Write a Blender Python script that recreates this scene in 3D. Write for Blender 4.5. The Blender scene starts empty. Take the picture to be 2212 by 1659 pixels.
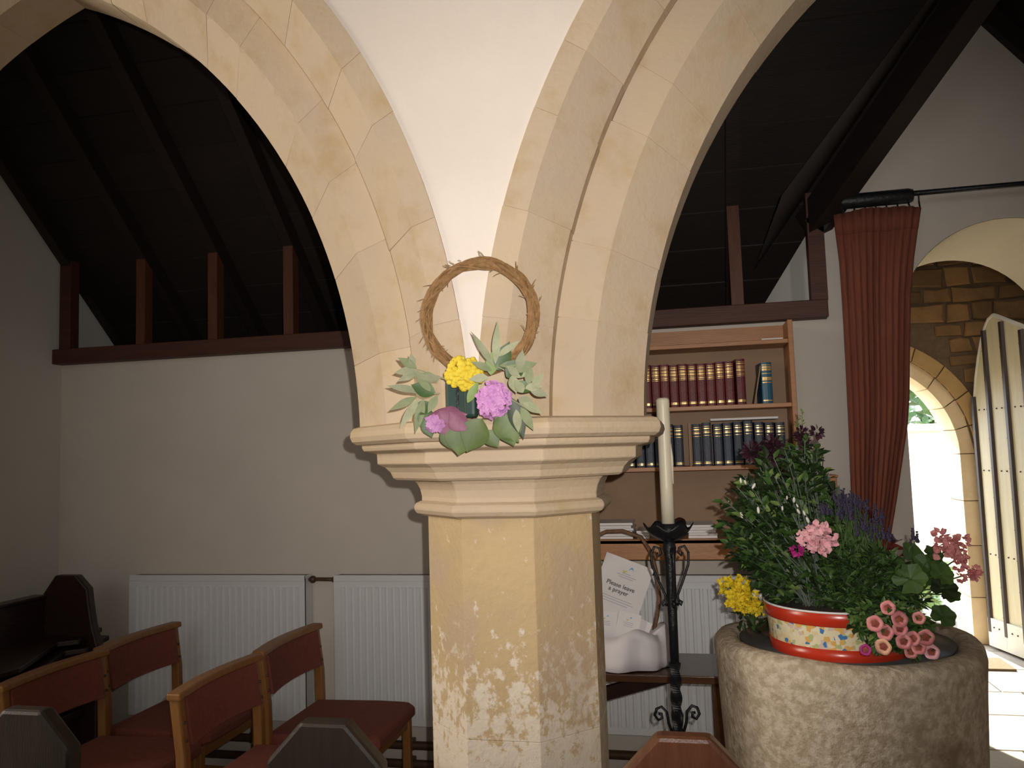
import bpy, math, random
from mathutils import Vector, Matrix
random.seed(7)
S = bpy.context.scene
COL = S.collection
# ------------------------------------------------------------------ camera
F, CX, CY, EYE = 1760.0, 1106.0, 829.5, 1.52
_a, _b, _r = math.radians(11.98), math.radians(4.77), math.radians(1.79)
FW = Vector((-math.sin(_a)*math.cos(_b), math.cos(_a)*math.cos(_b), math.sin(_b)))
_rt = Vector((math.cos(_a), math.sin(_a), 0)); _up = _rt.cross(FW)
RT = _rt*math.cos(_r) - _up*math.sin(_r); UP = _up*math.cos(_r) + _rt*math.sin(_r)
cam = bpy.data.cameras.new('camera'); cam.sensor_fit = 'HORIZONTAL'; cam.sensor_width = 36.0
cam.lens = F/2212*36.0; cam.clip_start = 0.02; cam.clip_end = 200
camo = bpy.data.objects.new('camera', cam); COL.objects.link(camo)
camo.matrix_world = Matrix(((RT.x, UP.x, -FW.x, 0), (RT.y, UP.y, -FW.y, 0), (RT.z, UP.z, -FW.z, EYE), (0, 0, 0, 1)))
S.camera = camo
# ------------------------------------------------------------------ light
S.view_settings.view_transform = 'Standard'; S.view_settings.look = 'None'
S.view_settings.gamma = 1.0; S.view_settings.use_curve_mapping = False
S.view_settings.exposure = 0.0
W = bpy.data.worlds.new('world'); S.world = W; W.use_nodes = True
W.node_tree.nodes['Background'].inputs[0].default_value = (0.78, 0.88, 1.0, 1)
W.node_tree.nodes['Background'].inputs[1].default_value = 10.0
def lamp(name, typ, loc, target, energy, color, **kw):
    d = bpy.data.lights.new(name, typ); d.energy = energy; d.color = color
    for k, v in kw.items(): setattr(d, k, v)
    o = bpy.data.objects.new(name, d); COL.objects.link(o); o.location = loc
    o.rotation_euler = (Vector(target)-Vector(loc)).to_track_quat('-Z', 'Y').to_euler()
    return o
SUN_DIR = Vector((0.11, -0.80, -0.52))
lamp('sun', 'SUN', (0, 20, 15), Vector((0, 20, 15))+SUN_DIR, 22.0, (1.0, 0.93, 0.78), angle=0.009)
# the camera's own flash, a hand's width to the right of and above the lens
fl = Vector((0, 0, EYE)) + RT*0.045 + UP*0.05
lamp('camera_flash', 'SPOT', fl, fl+FW+UP*0.07, 150, (1.0, 0.94, 0.865), spot_size=math.radians(82), spot_blend=1.0, shadow_soft_size=0.008)
# daylight from the nave windows behind and to the side of the camera
lamp('window_daylight', 'AREA', (-5.6, 0.7, 2.9), (-0.5, 1.9, 1.8), 150, (1.0, 0.90, 0.75), shape='RECTANGLE', size=1.2, size_y=2.2)
lamp('window_daylight', 'AREA', (-1.0, -4.3, 3.0), (-0.8, 3.0, 1.2), 28, (0.88, 0.94, 1.0), shape='RECTANGLE', size=3.0, size_y=2.2)

# ------------------------------------------------------------------ helpers
def ray(px, py): return FW + RT*((px-CX)/F) - UP*((py-CY)/F)
def at_y(px, py, Y):
    d = ray(px, py); return Vector((0, 0, EYE)) + d*(Y/d.y)
def at_z(px, py, Z):
    d = ray(px, py); return Vector((0, 0, EYE)) + d*((Z-EYE)/d.z)

class MB:
    def __init__(s): s.v = []; s.f = []
    def add(s, vs, fs):
        n = len(s.v); s.v += [tuple(p) for p in vs]; s.f += [tuple(i+n for i in f) for f in fs]; return s
    def box(s, x0, x1, y0, y1, z0, z1):
        return s.add([(x0,y0,z0),(x1,y0,z0),(x1,y1,z0),(x0,y1,z0),(x0,y0,z1),(x1,y0,z1),(x1,y1,z1),(x0,y1,z1)],
                     [(0,3,2,1),(4,5,6,7),(0,1,5,4),(1,2,6,5),(2,3,7,6),(3,0,4,7)])
    def beam(s, a, b, w, h, up=(0, 0, 1)):
        a = Vector(a); b = Vector(b); d = (b-a).normalized(); u = Vector(up)
        sd = d.cross(u)
        if sd.length < 1e-4: sd = d.cross(Vector((1, 0, 0)))
        sd.normalize(); u = sd.cross(d)
        q = [a+sd*i*w/2+u*j*h/2 for i, j in ((-1,-1),(1,-1),(1,1),(-1,1))] + [b+sd*i*w/2+u*j*h/2 for i, j in ((-1,-1),(1,-1),(1,1),(-1,1))]
        return s.add(q, [(3,2,1,0),(4,5,6,7),(0,1,5,4),(1,2,6,5),(2,3,7,6),(3,0,4,7)])
    def loft(s, rings, cap0=True, cap1=True, closed=True):
        n = len(rings[0]); base = len(s.v); 
        for r in rings: s.v += [tuple(p) for p in r]
        for i in range(len(rings)-1):
            for j in range(n if closed else n-1):
                k = (j+1) % n
                s.f.append((base+i*n+j, base+i*n+k, base+(i+1)*n+k, base+(i+1)*n+j))
        if closed and cap0: s.f.append(tuple(base+j for j in reversed(range(n))))
        if closed and cap1: s.f.append(tuple(base+(len(rings)-1)*n+j for j in range(n)))
        return s
    def tube(s, pts, rad, n=8, cap=True):
        pts = [Vector(p) for p in pts]; rings = []
        rr = rad if isinstance(rad, (list, tuple)) else [rad]*len(pts)
        t0 = (pts[1]-pts[0]).normalized(); u = t0.orthogonal().normalized()
        for i, p in enumerate(pts):
            t = (pts[min(i+1, len(pts)-1)]-pts[max(i-1, 0)]).normalized()
            u = (u-t*u.dot(t)); u = u.normalized() if u.length > 1e-6 else t.orthogonal().normalized()
            w = t.cross(u)
            rings.append([p+(u*math.cos(2*math.pi*k/n)+w*math.sin(2*math.pi*k/n))*rr[i] for k in range(n)])
        return s.loft(rings, cap, cap)
    def lathe(s, prof, n=32, c=(0, 0, 0), cap0=True, cap1=True):
        c = Vector(c)
        return s.loft([[c+Vector((r*math.cos(2*math.pi*k/n), r*math.sin(2*math.pi*k/n), z)) for k in range(n)] for r, z in prof], cap0, cap1)
    def prism(s, poly, axis, t0, t1):
        """poly of 2D points; axis 'x','y','z' is the extrusion axis"""
        def mk(p, t):
            return {'y': (p[0], t, p[1]), 'x': (t, p[0], p[1]), 'z': (p[0], p[1], t)}[axis]
        return s.loft([[mk(p, t0) for p in poly], [mk(p, t1) for p in poly]])
    def ball(s, c, r, n=8, m=6, sq=(1, 1, 1)):
        c = Vector(c)
        rings = [[c+Vector((r*sq[0]*math.sin(math.pi*(i)/m)*math.cos(2*math.pi*k/n), r*sq[1]*math.sin(math.pi*i/m)*math.sin(2*math.pi*k/n), -r*sq[2]*math.cos(math.pi*i/m))) for k in range(n)] for i in range(1, m)]
        return s.loft(rings)
    def leaf(s, p, d, nrm, L, wd, curl=0.25, fold=0.15, pts=5):
        p = Vector(p); d = Vector(d).normalized(); nrm = Vector(nrm); nrm = nrm-d*nrm.dot(d)
        nrm = nrm.normalized() if nrm.length > 1e-5 else d.orthogonal().normalized()
        sd = d.cross(nrm); b = len(s.v)
        for i in range(pts+1):
            t = i/pts; w = wd*math.sin(math.pi*min(1, (t**0.85)*0.955+0.04))**1.15*0.5
            q = p + d*(L*t) - nrm*(curl*L*t*t)
            s.v += [tuple(q-sd*w+nrm*(fold*w)), tuple(q), tuple(q+sd*w+nrm*(fold*w))]
        for i in range(pts):
            k = b+3*i; s.f += [(k, k+1, k+4, k+3), (k+1, k+2, k+5, k+4)]
        return s
    def build(s, name, mat, parent=None, smooth=False, bevel=0, solid=0, seg=2, kind=None, label=None):
        me = bpy.data.meshes.new(name); me.from_pydata(s.v, [], s.f); me.validate(); me.update()
        import bmesh
        bm = bmesh.new(); bm.from_mesh(me); bmesh.ops.recalc_face_normals(bm, faces=bm.faces); bm.to_mesh(me); bm.free()
        if smooth:
            for p in me.polygons: p.use_smooth = True
        me.materials.append(mat)
        o = bpy.data.objects.new(name, me); COL.objects.link(o)
        if solid:
            m = o.modifiers.new('solid', 'SOLIDIFY'); m.thickness = solid
        if bevel:
            m = o.modifiers.new('bevel', 'BEVEL'); m.width = bevel; m.segments = seg; m.limit_method = 'ANGLE'; m.angle_limit = 0.7
        if parent is not None:
            o.parent = parent; o.location = -parent.location if parent.type == 'EMPTY' else (0, 0, 0)
        if kind: o['kind'] = kind
        if label: o['label'] = label
        return o

def tag(o, label, cat, group=None, kind=None):
    o['label'] = label; o['category'] = cat
    if group: o['group'] = group
    if kind: o['kind'] = kind
    return o
def thing(name, loc, label, cat, group=None, kind=None):
    o = bpy.data.objects.new(name, None); COL.objects.link(o); o.location = loc; o.empty_display_size = 0.1
    return tag(o, label, cat, group, kind)
def copy_tree(o, parent=None):
    c = o.copy(); COL.objects.link(c); c.parent = parent
    for ch in list(o.children): copy_tree(ch, c)
    return c
def piece(src, parent, loc=None):
    c = src.copy(); COL.objects.link(c); c.parent = parent
    if loc is not None: c.location = loc
    return c
def rv(a=1.0): return Vector((random.uniform(-a, a), random.uniform(-a, a), random.uniform(-a, a)))

# ------------------------------------------------------------------ materials
def M(name, c1, c2=None, scale=6.0, rough=0.6, bump=0.0, bscale=60.0, metal=0.0, rnd=0.0, stretch=(1, 1, 1), detail=4.0, lo=0.35, hi=0.65, spec=0.5, sss=0, trans=0, c3=None, s3=2.0, t3=(0.55, 0.7), world=False):
    m = bpy.data.materials.new(name); m.use_nodes = True; nt = m.node_tree; N = nt.nodes; Lk = nt.links
    b = N['Principled BSDF']; b.inputs['Roughness'].default_value = rough; b.inputs['Metallic'].default_value = metal
    b.inputs['Specular IOR Level'].default_value = spec
    b.inputs['Base Color'].default_value = (*c1, 1)
    tc = N.new('ShaderNodeTexCoord'); mp = N.new('ShaderNodeMapping'); mp.inputs['Scale'].default_value = stretch
    if world:
        g = N.new('ShaderNodeNewGeometry'); Lk.new(g.outputs['Position'], mp.inputs[0])
    else: Lk.new(tc.outputs['Object'], mp.inputs[0])
    col = None
    def noise(sc, det=4.0):
        n = N.new('ShaderNodeTexNoise'); n.inputs['Scale'].default_value = sc; n.inputs['Detail'].default_value = det
        n.inputs['Roughness'].default_value = 0.6; Lk.new(mp.outputs[0], n.inputs['Vector']); return n
    def mixc(fac, A, B, facv=None):
        x = N.new('ShaderNodeMix'); x.data_type = 'RGBA'
        if fac is not None: Lk.new(fac, x.inputs[0])
        else: x.inputs[0].default_value = facv
        for val, i in ((A, 6), (B, 7)):
            if isinstance(val, tuple): x.inputs[i].default_value = (*val, 1)
            else: Lk.new(val, x.inputs[i])
        return x.outputs[2]
    def rng(src, a, bb, c=0.0, d=1.0):
        r = N.new('ShaderNodeMapRange'); r.inputs[1].default_value = a; r.inputs[2].default_value = bb; r.inputs[3].default_value = c; r.inputs[4].default_value = d
        Lk.new(src, r.inputs[0]); return r.outputs[0]
    if c2 is not None:
        col = mixc(rng(noise(scale, detail).outputs[0], lo, hi), c1, c2)
    if c3 is not None:
        col = mixc(rng(noise(s3, 5).outputs[0], *t3), col if col else c1, c3)
    if rnd:
        oi = N.new('ShaderNodeObjectInfo'); hs = N.new('ShaderNodeHueSaturation')
        Lk.new(rng(oi.outputs['Random'], 0, 1, 1-rnd, 1+rnd), hs.inputs['Value'])
        if col: Lk.new(col, hs.inputs['Color'])
        else: hs.inputs['Color'].default_value = (*c1, 1)
        col = hs.outputs[0]
    if col: Lk.new(col, b.inputs['Base Color'])
    if bump:
        bp = N.new('ShaderNodeBump'); bp.inputs['Strength'].default_value = bump; bp.inputs['Distance'].default_value = 0.01
        Lk.new(noise(bscale, 5).outputs[0], bp.inputs['Height']); Lk.new(bp.outputs[0], b.inputs['Normal'])
    if sss:
        b.inputs['Subsurface Weight'].default_value = sss; b.inputs['Subsurface Radius'].default_value = (0.02, 0.012, 0.008); b.inputs['Subsurface Scale'].default_value = 0.3
    if trans: b.inputs['Transmission Weight'].default_value = trans
    m['_'] = 1
    return m
def nodes_of(m): return m.node_tree.nodes, m.node_tree.links

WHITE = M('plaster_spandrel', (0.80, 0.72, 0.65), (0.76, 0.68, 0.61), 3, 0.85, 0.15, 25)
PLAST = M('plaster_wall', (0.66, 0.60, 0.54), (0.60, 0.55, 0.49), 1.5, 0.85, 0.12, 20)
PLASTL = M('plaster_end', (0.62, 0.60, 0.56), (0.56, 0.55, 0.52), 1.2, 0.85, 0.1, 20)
PLASTD = M('plaster_reveal', (0.78, 0.70, 0.54), (0.72, 0.64, 0.48), 2, 0.8, 0.1, 20)
STONE = M('arch_stone', (0.555, 0.435, 0.295), (0.53, 0.42, 0.315), 5, 0.85, 0.25, 60, rnd=0.045, c3=(0.47, 0.34, 0.185), s3=8, t3=(0.50, 0.74), world=True)
MORTAR = M('mortar', (0.56, 0.44, 0.30), (0.50, 0.38, 0.26), 30, 0.9, world=True)
CAPST = M('capital_stone', (0.57, 0.445, 0.30), (0.54, 0.425, 0.31), 5, 0.8, 0.25, 50, c3=(0.52, 0.39, 0.22), s3=6, t3=(0.58, 0.72), world=True)
RUBBLE = M('rubble_stone', (0.27, 0.15, 0.055), (0.19, 0.105, 0.042), 6, 0.9, 0.5, 25, rnd=0.35, world=True)
RMORT = M('rubble_mortar', (0.17, 0.11, 0.06), (0.12, 0.08, 0.045), 20, 0.95)
GOLDST = M('doorway_stone', (0.48, 0.31, 0.12), (0.42, 0.26, 0.10), 6, 0.8, 0.25, 40, rnd=0.12, world=True)
PALEST = M('doorway_pale_stone', (0.80, 0.64, 0.40), (0.72, 0.55, 0.32), 6, 0.8, 0.2, 40, rnd=0.08, world=True)
FONTST = M('font_stone', (0.44, 0.355, 0.255), (0.62, 0.53, 0.42), 48, 0.85, 0.7, 60, lo=0.42, hi=0.60, c3=(0.30, 0.23, 0.15), s3=7, t3=(0.54, 0.74), world=True)
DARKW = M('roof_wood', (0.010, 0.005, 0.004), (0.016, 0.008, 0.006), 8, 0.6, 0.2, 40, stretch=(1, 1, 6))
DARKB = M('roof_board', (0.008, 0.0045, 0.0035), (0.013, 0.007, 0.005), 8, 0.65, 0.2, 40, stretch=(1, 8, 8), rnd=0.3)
PLATEW = M('plate_wood', (0.085, 0.026, 0.016), (0.06, 0.019, 0.012), 10, 0.6, 0.2, 40, stretch=(0.3, 4, 4))
STUDW = M('stud_wood', (0.11, 0.035, 0.014), (0.075, 0.025, 0.012), 12, 0.5, 0.2, 40, stretch=(5, 5, 0.6))
CHAIRW = M('chair_wood', (0.30, 0.135, 0.035), (0.24, 0.10, 0.026), 14, 0.4, 0.1, 60, stretch=(4, 4, 0.5))
FABRIC = M('chair_fabric', (0.24, 0.066, 0.045), (0.20, 0.054, 0.038), 60, 0.95, 0.4, 400)
SHELFW = M('shelf_wood', (0.42, 0.18, 0.058), (0.34, 0.14, 0.046), 10, 0.4, 0.1, 60, stretch=(0.6, 5, 5))
BACKW = M('shelf_back', (0.33, 0.20, 0.115), (0.28, 0.17, 0.095), 5, 0.6)
PEWD = M('pew_dark_wood', (0.020, 0.013, 0.010), (0.032, 0.019, 0.013), 10, 0.5, 0.2, 60, stretch=(5, 5, 0.6))
PEWR = M('pew_red_wood', (0.15, 0.055, 0.027), (0.11, 0.04, 0.02), 10, 0.32, 0.15, 60, stretch=(5, 5, 0.6))
BENCHW = M('bench_wood', (0.035, 0.013, 0.009), (0.022, 0.009, 0.007), 12, 0.35, 0.2, 50, stretch=(3, 0.6, 3))
TABLEW = M('table_wood', (0.085, 0.035, 0.016), (0.06, 0.025, 0.012), 10, 0.25, 0.1, 50, stretch=(0.6, 4, 4))
RADW = M('radiator_enamel', (0.72, 0.73, 0.75), None, rough=0.35)
RADG = M('radiator_grille', (0.28, 0.27, 0.25), (0.2, 0.2, 0.19), 20, 0.6)
PIPE = M('pipe_brown', (0.085, 0.045, 0.022), (0.06, 0.03, 0.016), 20, 0.45)
IRON = M('wrought_iron', (0.012, 0.013, 0.016), (0.02, 0.021, 0.024), 40, 0.38, 0.3, 80, metal=0.3)
WAX = M('candle_wax', (0.74, 0.68, 0.54), (0.70, 0.63, 0.48), 5, 0.4, sss=0.3)
CURT = M('curtain_velvet', (0.21, 0.062, 0.036), (0.17, 0.048, 0.03), 25, 0.9, 0.3, 200, stretch=(3, 3, 0.4))
PAPER = M('paper', (0.80, 0.77, 0.78), (0.76, 0.73, 0.74), 6, 0.8)
CLOTH = M('cloth', (0.84, 0.80, 0.82), (0.78, 0.74, 0.77), 8, 0.9)
WICK = M('wicker', (0.20, 0.10, 0.05), (0.13, 0.065, 0.035), 80, 0.7, 0.4, 120)
INKD = M('ink_black', (0.05, 0.05, 0.06)); INKG = M('ink_grey', (0.42, 0.43, 0.48)); INKB = M('ink_blue', (0.10, 0.40, 0.62)); INKY = M('ink_olive', (0.62, 0.50, 0.10))
REDB = M('book_red', (0.15, 0.018, 0.022), (0.11, 0.012, 0.018), 20, 0.42, 0.2, 200, rnd=0.12)
BLUB = M('book_blue', (0.026, 0.036, 0.062), (0.018, 0.026, 0.046), 20, 0.4, 0.2, 200, rnd=0.3)
TEALB = M('book_teal', (0.02, 0.12, 0.20), (0.015, 0.09, 0.16), 20, 0.4)
GILT = M('gilt', (0.78, 0.55, 0.24), (0.55, 0.36, 0.14), 60, 0.3, metal=0.6)
LEAD = M('lead', (0.075, 0.08, 0.085), (0.11, 0.115, 0.12), 8, 0.35, 0.2, 30, metal=0.4)
REDE = M('enamel_red', (0.52, 0.035, 0.012), (0.45, 0.03, 0.012), 6, 0.25)
SOIL = M('soil', (0.03, 0.02, 0.013), (0.05, 0.033, 0.02), 60, 0.95, 0.6, 120)
LEAFG = M('leaf_green', (0.035, 0.085, 0.016), (0.055, 0.115, 0.022), 30, 0.5, rnd=0.2)
LEAFD = M('leaf_dark', (0.014, 0.034, 0.008), (0.024, 0.050, 0.012), 30, 0.5, rnd=0.2)
LEAFL = M('leaf_light', (0.15, 0.24, 0.05), (0.20, 0.28, 0.08), 30, 0.55, rnd=0.2)
LEAFS = M('leaf_silver', (0.36, 0.37, 0.25), (0.28, 0.30, 0.18), 30, 0.8, 0.2, 200, rnd=0.18)
LEAFS2 = M('leaf_sage', (0.20, 0.24, 0.12), (0.26, 0.29, 0.17), 30, 0.8, 0.2, 200)
LEAFGL = M('leaf_glossy', (0.040, 0.080, 0.010), (0.085, 0.13, 0.016), 18, 0.5, rnd=0.15)
LEAFLAV = M('lavender_stem', (0.050, 0.105, 0.022), (0.075, 0.135, 0.035), 30, 0.6)
LAV = M('lavender_flower', (0.035, 0.028, 0.065), (0.055, 0.042, 0.085), 60, 0.8)
WINE = M('flower_wine', (0.026, 0.006, 0.013), (0.05, 0.011, 0.024), 50, 0.6)
PINK = M('flower_pink', (0.80, 0.36, 0.42), (0.86, 0.52, 0.55), 60, 0.7, sss=0.1)
MAGEN = M('flower_magenta', (0.42, 0.02, 0.20), (0.32, 0.015, 0.15), 50, 0.6)
SALM = M('flower_salmon', (0.62, 0.22, 0.22), (0.72, 0.32, 0.30), 60, 0.7)
PEACH = M('flower_peach', (0.80, 0.46, 0.30), (0.76, 0.40, 0.28), 60, 0.7)
CALI = M('flower_trailing_pink', (0.66, 0.20, 0.22), (0.76, 0.32, 0.32), 60, 0.7, rnd=0.15)
CALIC = M('flower_throat', (0.20, 0.03, 0.03), (0.30, 0.08, 0.03), 80, 0.7)
YELLOW = M('flower_yellow', (0.78, 0.55, 0.010), (0.84, 0.66, 0.03), 60, 0.7)
YARROW = M('flower_yarrow', (0.68, 0.50, 0.025), (0.76, 0.60, 0.06), 60, 0.8)
LILAC = M('flower_lilac', (0.48, 0.20, 0.47), (0.58, 0.30, 0.56), 40, 0.7, rnd=0.1)
MAUVE = M('flower_mauve', (0.20, 0.065, 0.13), (0.30, 0.12, 0.19), 20, 0.6)
WHITEF = M('flower_white', (0.78, 0.75, 0.66))
COLEUS = M('leaf_coleus', (0.20, 0.025, 0.012), (0.05, 0.012, 0.014), 40, 0.6)
TEALP = M('pot_teal', (0.010, 0.045, 0.036), (0.007, 0.034, 0.028), 20, 0.5)
VINE = M('vine', (0.22, 0.115, 0.042), (0.32, 0.18, 0.075), 70, 0.75, 0.3, 150)
FLAG = M('flagstone', (0.50, 0.45, 0.38), (0.42, 0.37, 0.30), 4, 0.75, 0.2, 30, rnd=0.12, world=True)
FLOORM = M('floor_joint', (0.20, 0.17, 0.14), (0.16, 0.14, 0.11), 10, 0.9)
DOORW = M('door_board', (0.72, 0.66, 0.44), (0.66, 0.60, 0.40), 8, 0.5, 0.15, 50, stretch=(4, 4, 0.4), rnd=0.08)
DOORP = M('door_pale', (0.80, 0.78, 0.70), (0.74, 0.72, 0.64), 8, 0.5)
DOORD = M('door_batten', (0.030, 0.020, 0.016), (0.045, 0.028, 0.02), 12, 0.45)
GRAVEL = M('path', (0.62, 0.57, 0.47), (0.55, 0.50, 0.41), 30, 0.9, 0.4, 60)
GWALL = M('garden_wall', (0.66, 0.56, 0.42), (0.58, 0.48, 0.35), 5, 0.9, 0.3, 20)
BARK = M('bark', (0.09, 0.065, 0.045), (0.06, 0.04, 0.03), 20, 0.9)
MATM = M('door_mat', (0.20, 0.13, 0.07), (0.15, 0.10, 0.05), 60, 0.95, 0.5, 200)

# whitewash flaking off the lower part of the shaft, mortar blotches above
def shaft_material():
    m = M('shaft_stone', (0.57, 0.42, 0.23), (0.52, 0.38, 0.215), 5, 0.85, 0.35, 55, c3=(0.50, 0.36, 0.20), s3=9, t3=(0.56, 0.74), world=True)
    N, Lk = nodes_of(m); b = N['Principled BSDF']; src = b.inputs['Base Color'].links[0].from_socket
    g = N.new('ShaderNodeNewGeometry'); sp = N.new('ShaderNodeSeparateXYZ'); Lk.new(g.outputs['Position'], sp.inputs[0])
    mp = N.new('ShaderNodeMapping'); mp.inputs['Scale'].default_value = (1, 1, 0.8); Lk.new(g.outputs['Position'], mp.inputs[0])
    n = N.new('ShaderNodeTexNoise'); n.inputs['Scale'].default_value = 34; n.inputs['Detail'].default_value = 9; n.inputs['Roughness'].default_value = 0.68
    Lk.new(mp.outputs[0], n.inputs['Vector'])
    r = N.new('ShaderNodeMapRange'); Lk.new(sp.outputs[2], r.inputs[0])
    r.inputs[1].default_value = 1.17; r.inputs[2].default_value = 0.72; r.inputs[3].default_value = -0.09; r.inputs[4].default_value = 0.16; r.clamp = True
    ad = N.new('ShaderNodeMath'); ad.operation = 'ADD'; Lk.new(n.outputs[0], ad.inputs[0]); Lk.new(r.outputs[0], ad.inputs[1])
    st = N.new('ShaderNodeMapRange'); Lk.new(ad.outputs[0], st.inputs[0]); st.inputs[1].default_value = 0.525; st.inputs[2].default_value = 0.60; st.clamp = True
    x = N.new('ShaderNodeMix'); x.data_type = 'RGBA'; Lk.new(st.outputs[0], x.inputs[0]); Lk.new(src, x.inputs[6]); x.inputs[7].default_value = (0.76, 0.66, 0.54, 1)
    n2 = N.new('ShaderNodeTexNoise'); n2.inputs['Scale'].default_value = 5; n2.inputs['Detail'].default_value = 6; Lk.new(g.outputs['Position'], n2.inputs['Vector'])
    r2 = N.new('ShaderNodeMapRange'); r2.inputs[1].default_value = 0.52; r2.inputs[2].default_value = 0.66; r2.inputs[4].default_value = 0.55; Lk.new(n2.outputs[0], r2.inputs[0])
    x2 = N.new('ShaderNodeMix'); x2.data_type = 'RGBA'; Lk.new(r2.outputs[0], x2.inputs[0]); Lk.new(x.outputs[2], x2.inputs[6]); x2.inputs[7].default_value = (0.50, 0.38, 0.28, 1)
    Lk.new(x2.outputs[2], b.inputs['Base Color']); return m
SHAFT = shaft_material()
# printed pattern of fruit and scrolls on the flower tub's band
def band_material():
    m = M('tub_print', (0.72, 0.62, 0.40), rough=0.3); N, Lk = nodes_of(m); b = N['Principled BSDF']
    tc = N.new('ShaderNodeTexCoord')
    v = N.new('ShaderNodeTexVoronoi'); v.inputs['Scale'].default_value = 95; Lk.new(tc.outputs['Object'], v.inputs['Vector'])
    sp = N.new('ShaderNodeSeparateColor'); Lk.new(v.outputs['Color'], sp.inputs[0])
    cr = N.new('ShaderNodeValToRGB'); cr.color_ramp.interpolation = 'CONSTANT'; el = cr.color_ramp.elements
    cols = [(0, (0.74, 0.66, 0.46)), (0.30, (0.70, 0.42, 0.12)), (0.45, (0.76, 0.70, 0.52)), (0.62, (0.44, 0.50, 0.24)), (0.74, (0.72, 0.60, 0.36)), (0.86, (0.06, 0.20, 0.46)), (0.93, (0.62, 0.50, 0.44))]
    while len(el) < len(cols): el.new(0.5)
    for e, (p, c) in zip(el, cols): e.position = p; e.color = (*c, 1)
    Lk.new(sp.outputs[0], cr.inputs[0]); Lk.new(cr.outputs[0], b.inputs['Base Color']); return m
BAND = band_material()

# ------------------------------------------------------------------ setting
def struct(o, label, cat): return tag(o, label, cat, kind='structure')
XL, YB = -3.22, 3.70                      # end wall, aisle wall
YW = 1.90                                 # nave face of the arcade
fl_ = MB().box(-6.2, 5.2, -4.7, 12.0, -0.14, -0.012).build('floor', FLOORM)
struct(fl_, 'worn stone floor of the church and porch', 'floor')
def flags(x0, x1, y0, y1, step, seed):
    rd = random.Random(seed); y = y0
    while y < y1-0.05:
        h = min(step*rd.uniform(0.85, 1.2), y1-y); x = x0-rd.uniform(0, 0.3)
        while x < x1:
            w = step*rd.uniform(0.9, 1.6); a, b_ = max(x, x0), min(x+w, x1)
            if b_-a > 0.08: MB().box(a+0.005, b_-0.005, y+0.005, y+h-0.005, -0.012, 0.0).build('flagstone', FLAG, fl_, bevel=0.004, seg=1)
            x += w
        y += h
flags(XL+0.02, 3.1, 2.0, 3.68, 0.48, 3)
flags(0.93, 1.75, 3.70, 4.5, 0.46, 4)
flags(0.5, 2.68, 4.5, 7.1, 0.52, 5)
flags(-3.2, 2.4, 0.9, 2.0, 0.52, 9)

def column_wall(name, xs, lo, hi, y0, y1, mat, close=True):
    """wall in the XZ plane between y0 and y1 made of columns; lo(x), hi(x) bound it"""
    mb = MB()
    for a, b_ in zip(xs[:-1], xs[1:]):
        e = 1e-4
        z = [lo(a+e), lo(b_-e), hi(b_-e), hi(a+e)]
        if z[3]-z[0] < 1e-3 and z[2]-z[1] < 1e-3: continue
        mb.add([(a,y0,z[0]),(b_,y0,z[1]),(b_,y0,z[2]),(a,y0,z[3]),(a,y1,z[0]),(b_,y1,z[1]),(b_,y1,z[2]),(a,y1,z[3])],
               [(0,1,2,3),(7,6,5,4),(0,4,5,1),(3,2,6,7),(0,3,7,4),(1,5,6,2)])
    return mb.build(name, mat)
def frange(a, b_, n): return [a+(b_-a)*i/n for i in range(n+1)]

# aisle wall with the doorway and the gable over it
DC, DR, DZ = 1.34, 0.435, 1.995           # door arch centre, radius, springing
GA = (1.30, 3.36)                         # gable apex
def roofline(x):
    if x < 0.615: return 2.05
    if x < GA[0]: return 2.47+(x-0.615)*(GA[1]-2.47)/(GA[0]-0.615)
    if x < 1.985: return 2.47+(1.985-x)*(GA[1]-2.47)/(GA[0]-0.615)
    return 2.05
def doorlo(x):
    return DZ+math.sqrt(max(0, DR*DR-(x-DC)**2)) if abs(x-DC) < DR else 0.0
xs = sorted(set([-3.4, -1.5, 0.3, 0.615, GA[0], 1.985, 3.2] + frange(DC-DR, DC+DR, 32)))
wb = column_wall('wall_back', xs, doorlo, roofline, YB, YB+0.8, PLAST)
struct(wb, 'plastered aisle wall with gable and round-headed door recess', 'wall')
# cream lining of the door recess
mb = MB(); arc = [(DC-DR, 0.0)]+[(DC-DR*math.cos(t), DZ+DR*math.sin(t)) for t in frange(0, math.pi, 32)]+[(DC+DR, 0.0)]
for y in (YB-0.001, YB+0.801): pass
rin = [[(x+(DC-x)*0.004, y, z-0.001) for x, z in arc] for y in (YB+0.002, YB+0.8)]
mb.loft(rin, closed=False); mb.build('recess_lining', PLASTD, wb, smooth=False)
# plaster cheek in the eaves beside the gable
MB().add([(0.612, 3.74, 2.05), (0.612, 3.74, 2.52), (0.30, 4.14, 2.05), (0.615, 4.16, 2.05), (0.615, 4.16, 2.14)], [(0, 1, 2), (0, 2, 3), (2, 1, 4, 3)]).build('eaves_cheek', PLASTL, wb)
# end wall
def rafter_z(y): return 2.55-(y-3.70)*0.9
mb = MB(); mb.prism([(2.3, 0), (YB+0.8, 0), (YB+0.8, 2.05), (2.3, rafter_z(2.3)+0.35)], 'x', XL-0.2, XL)
struct(mb.build('wall_left', PLASTL), 'cool grey plastered end wall of the aisle', 'wall')
struct(MB().prism([(2.5, 0), (YB, 0), (YB, 2.6), (2.5, 3.6)], 'x', 3.1, 3.3).build('wall_right', PLAST), 'far end wall of the aisle beyond the door', 'wall')

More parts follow.
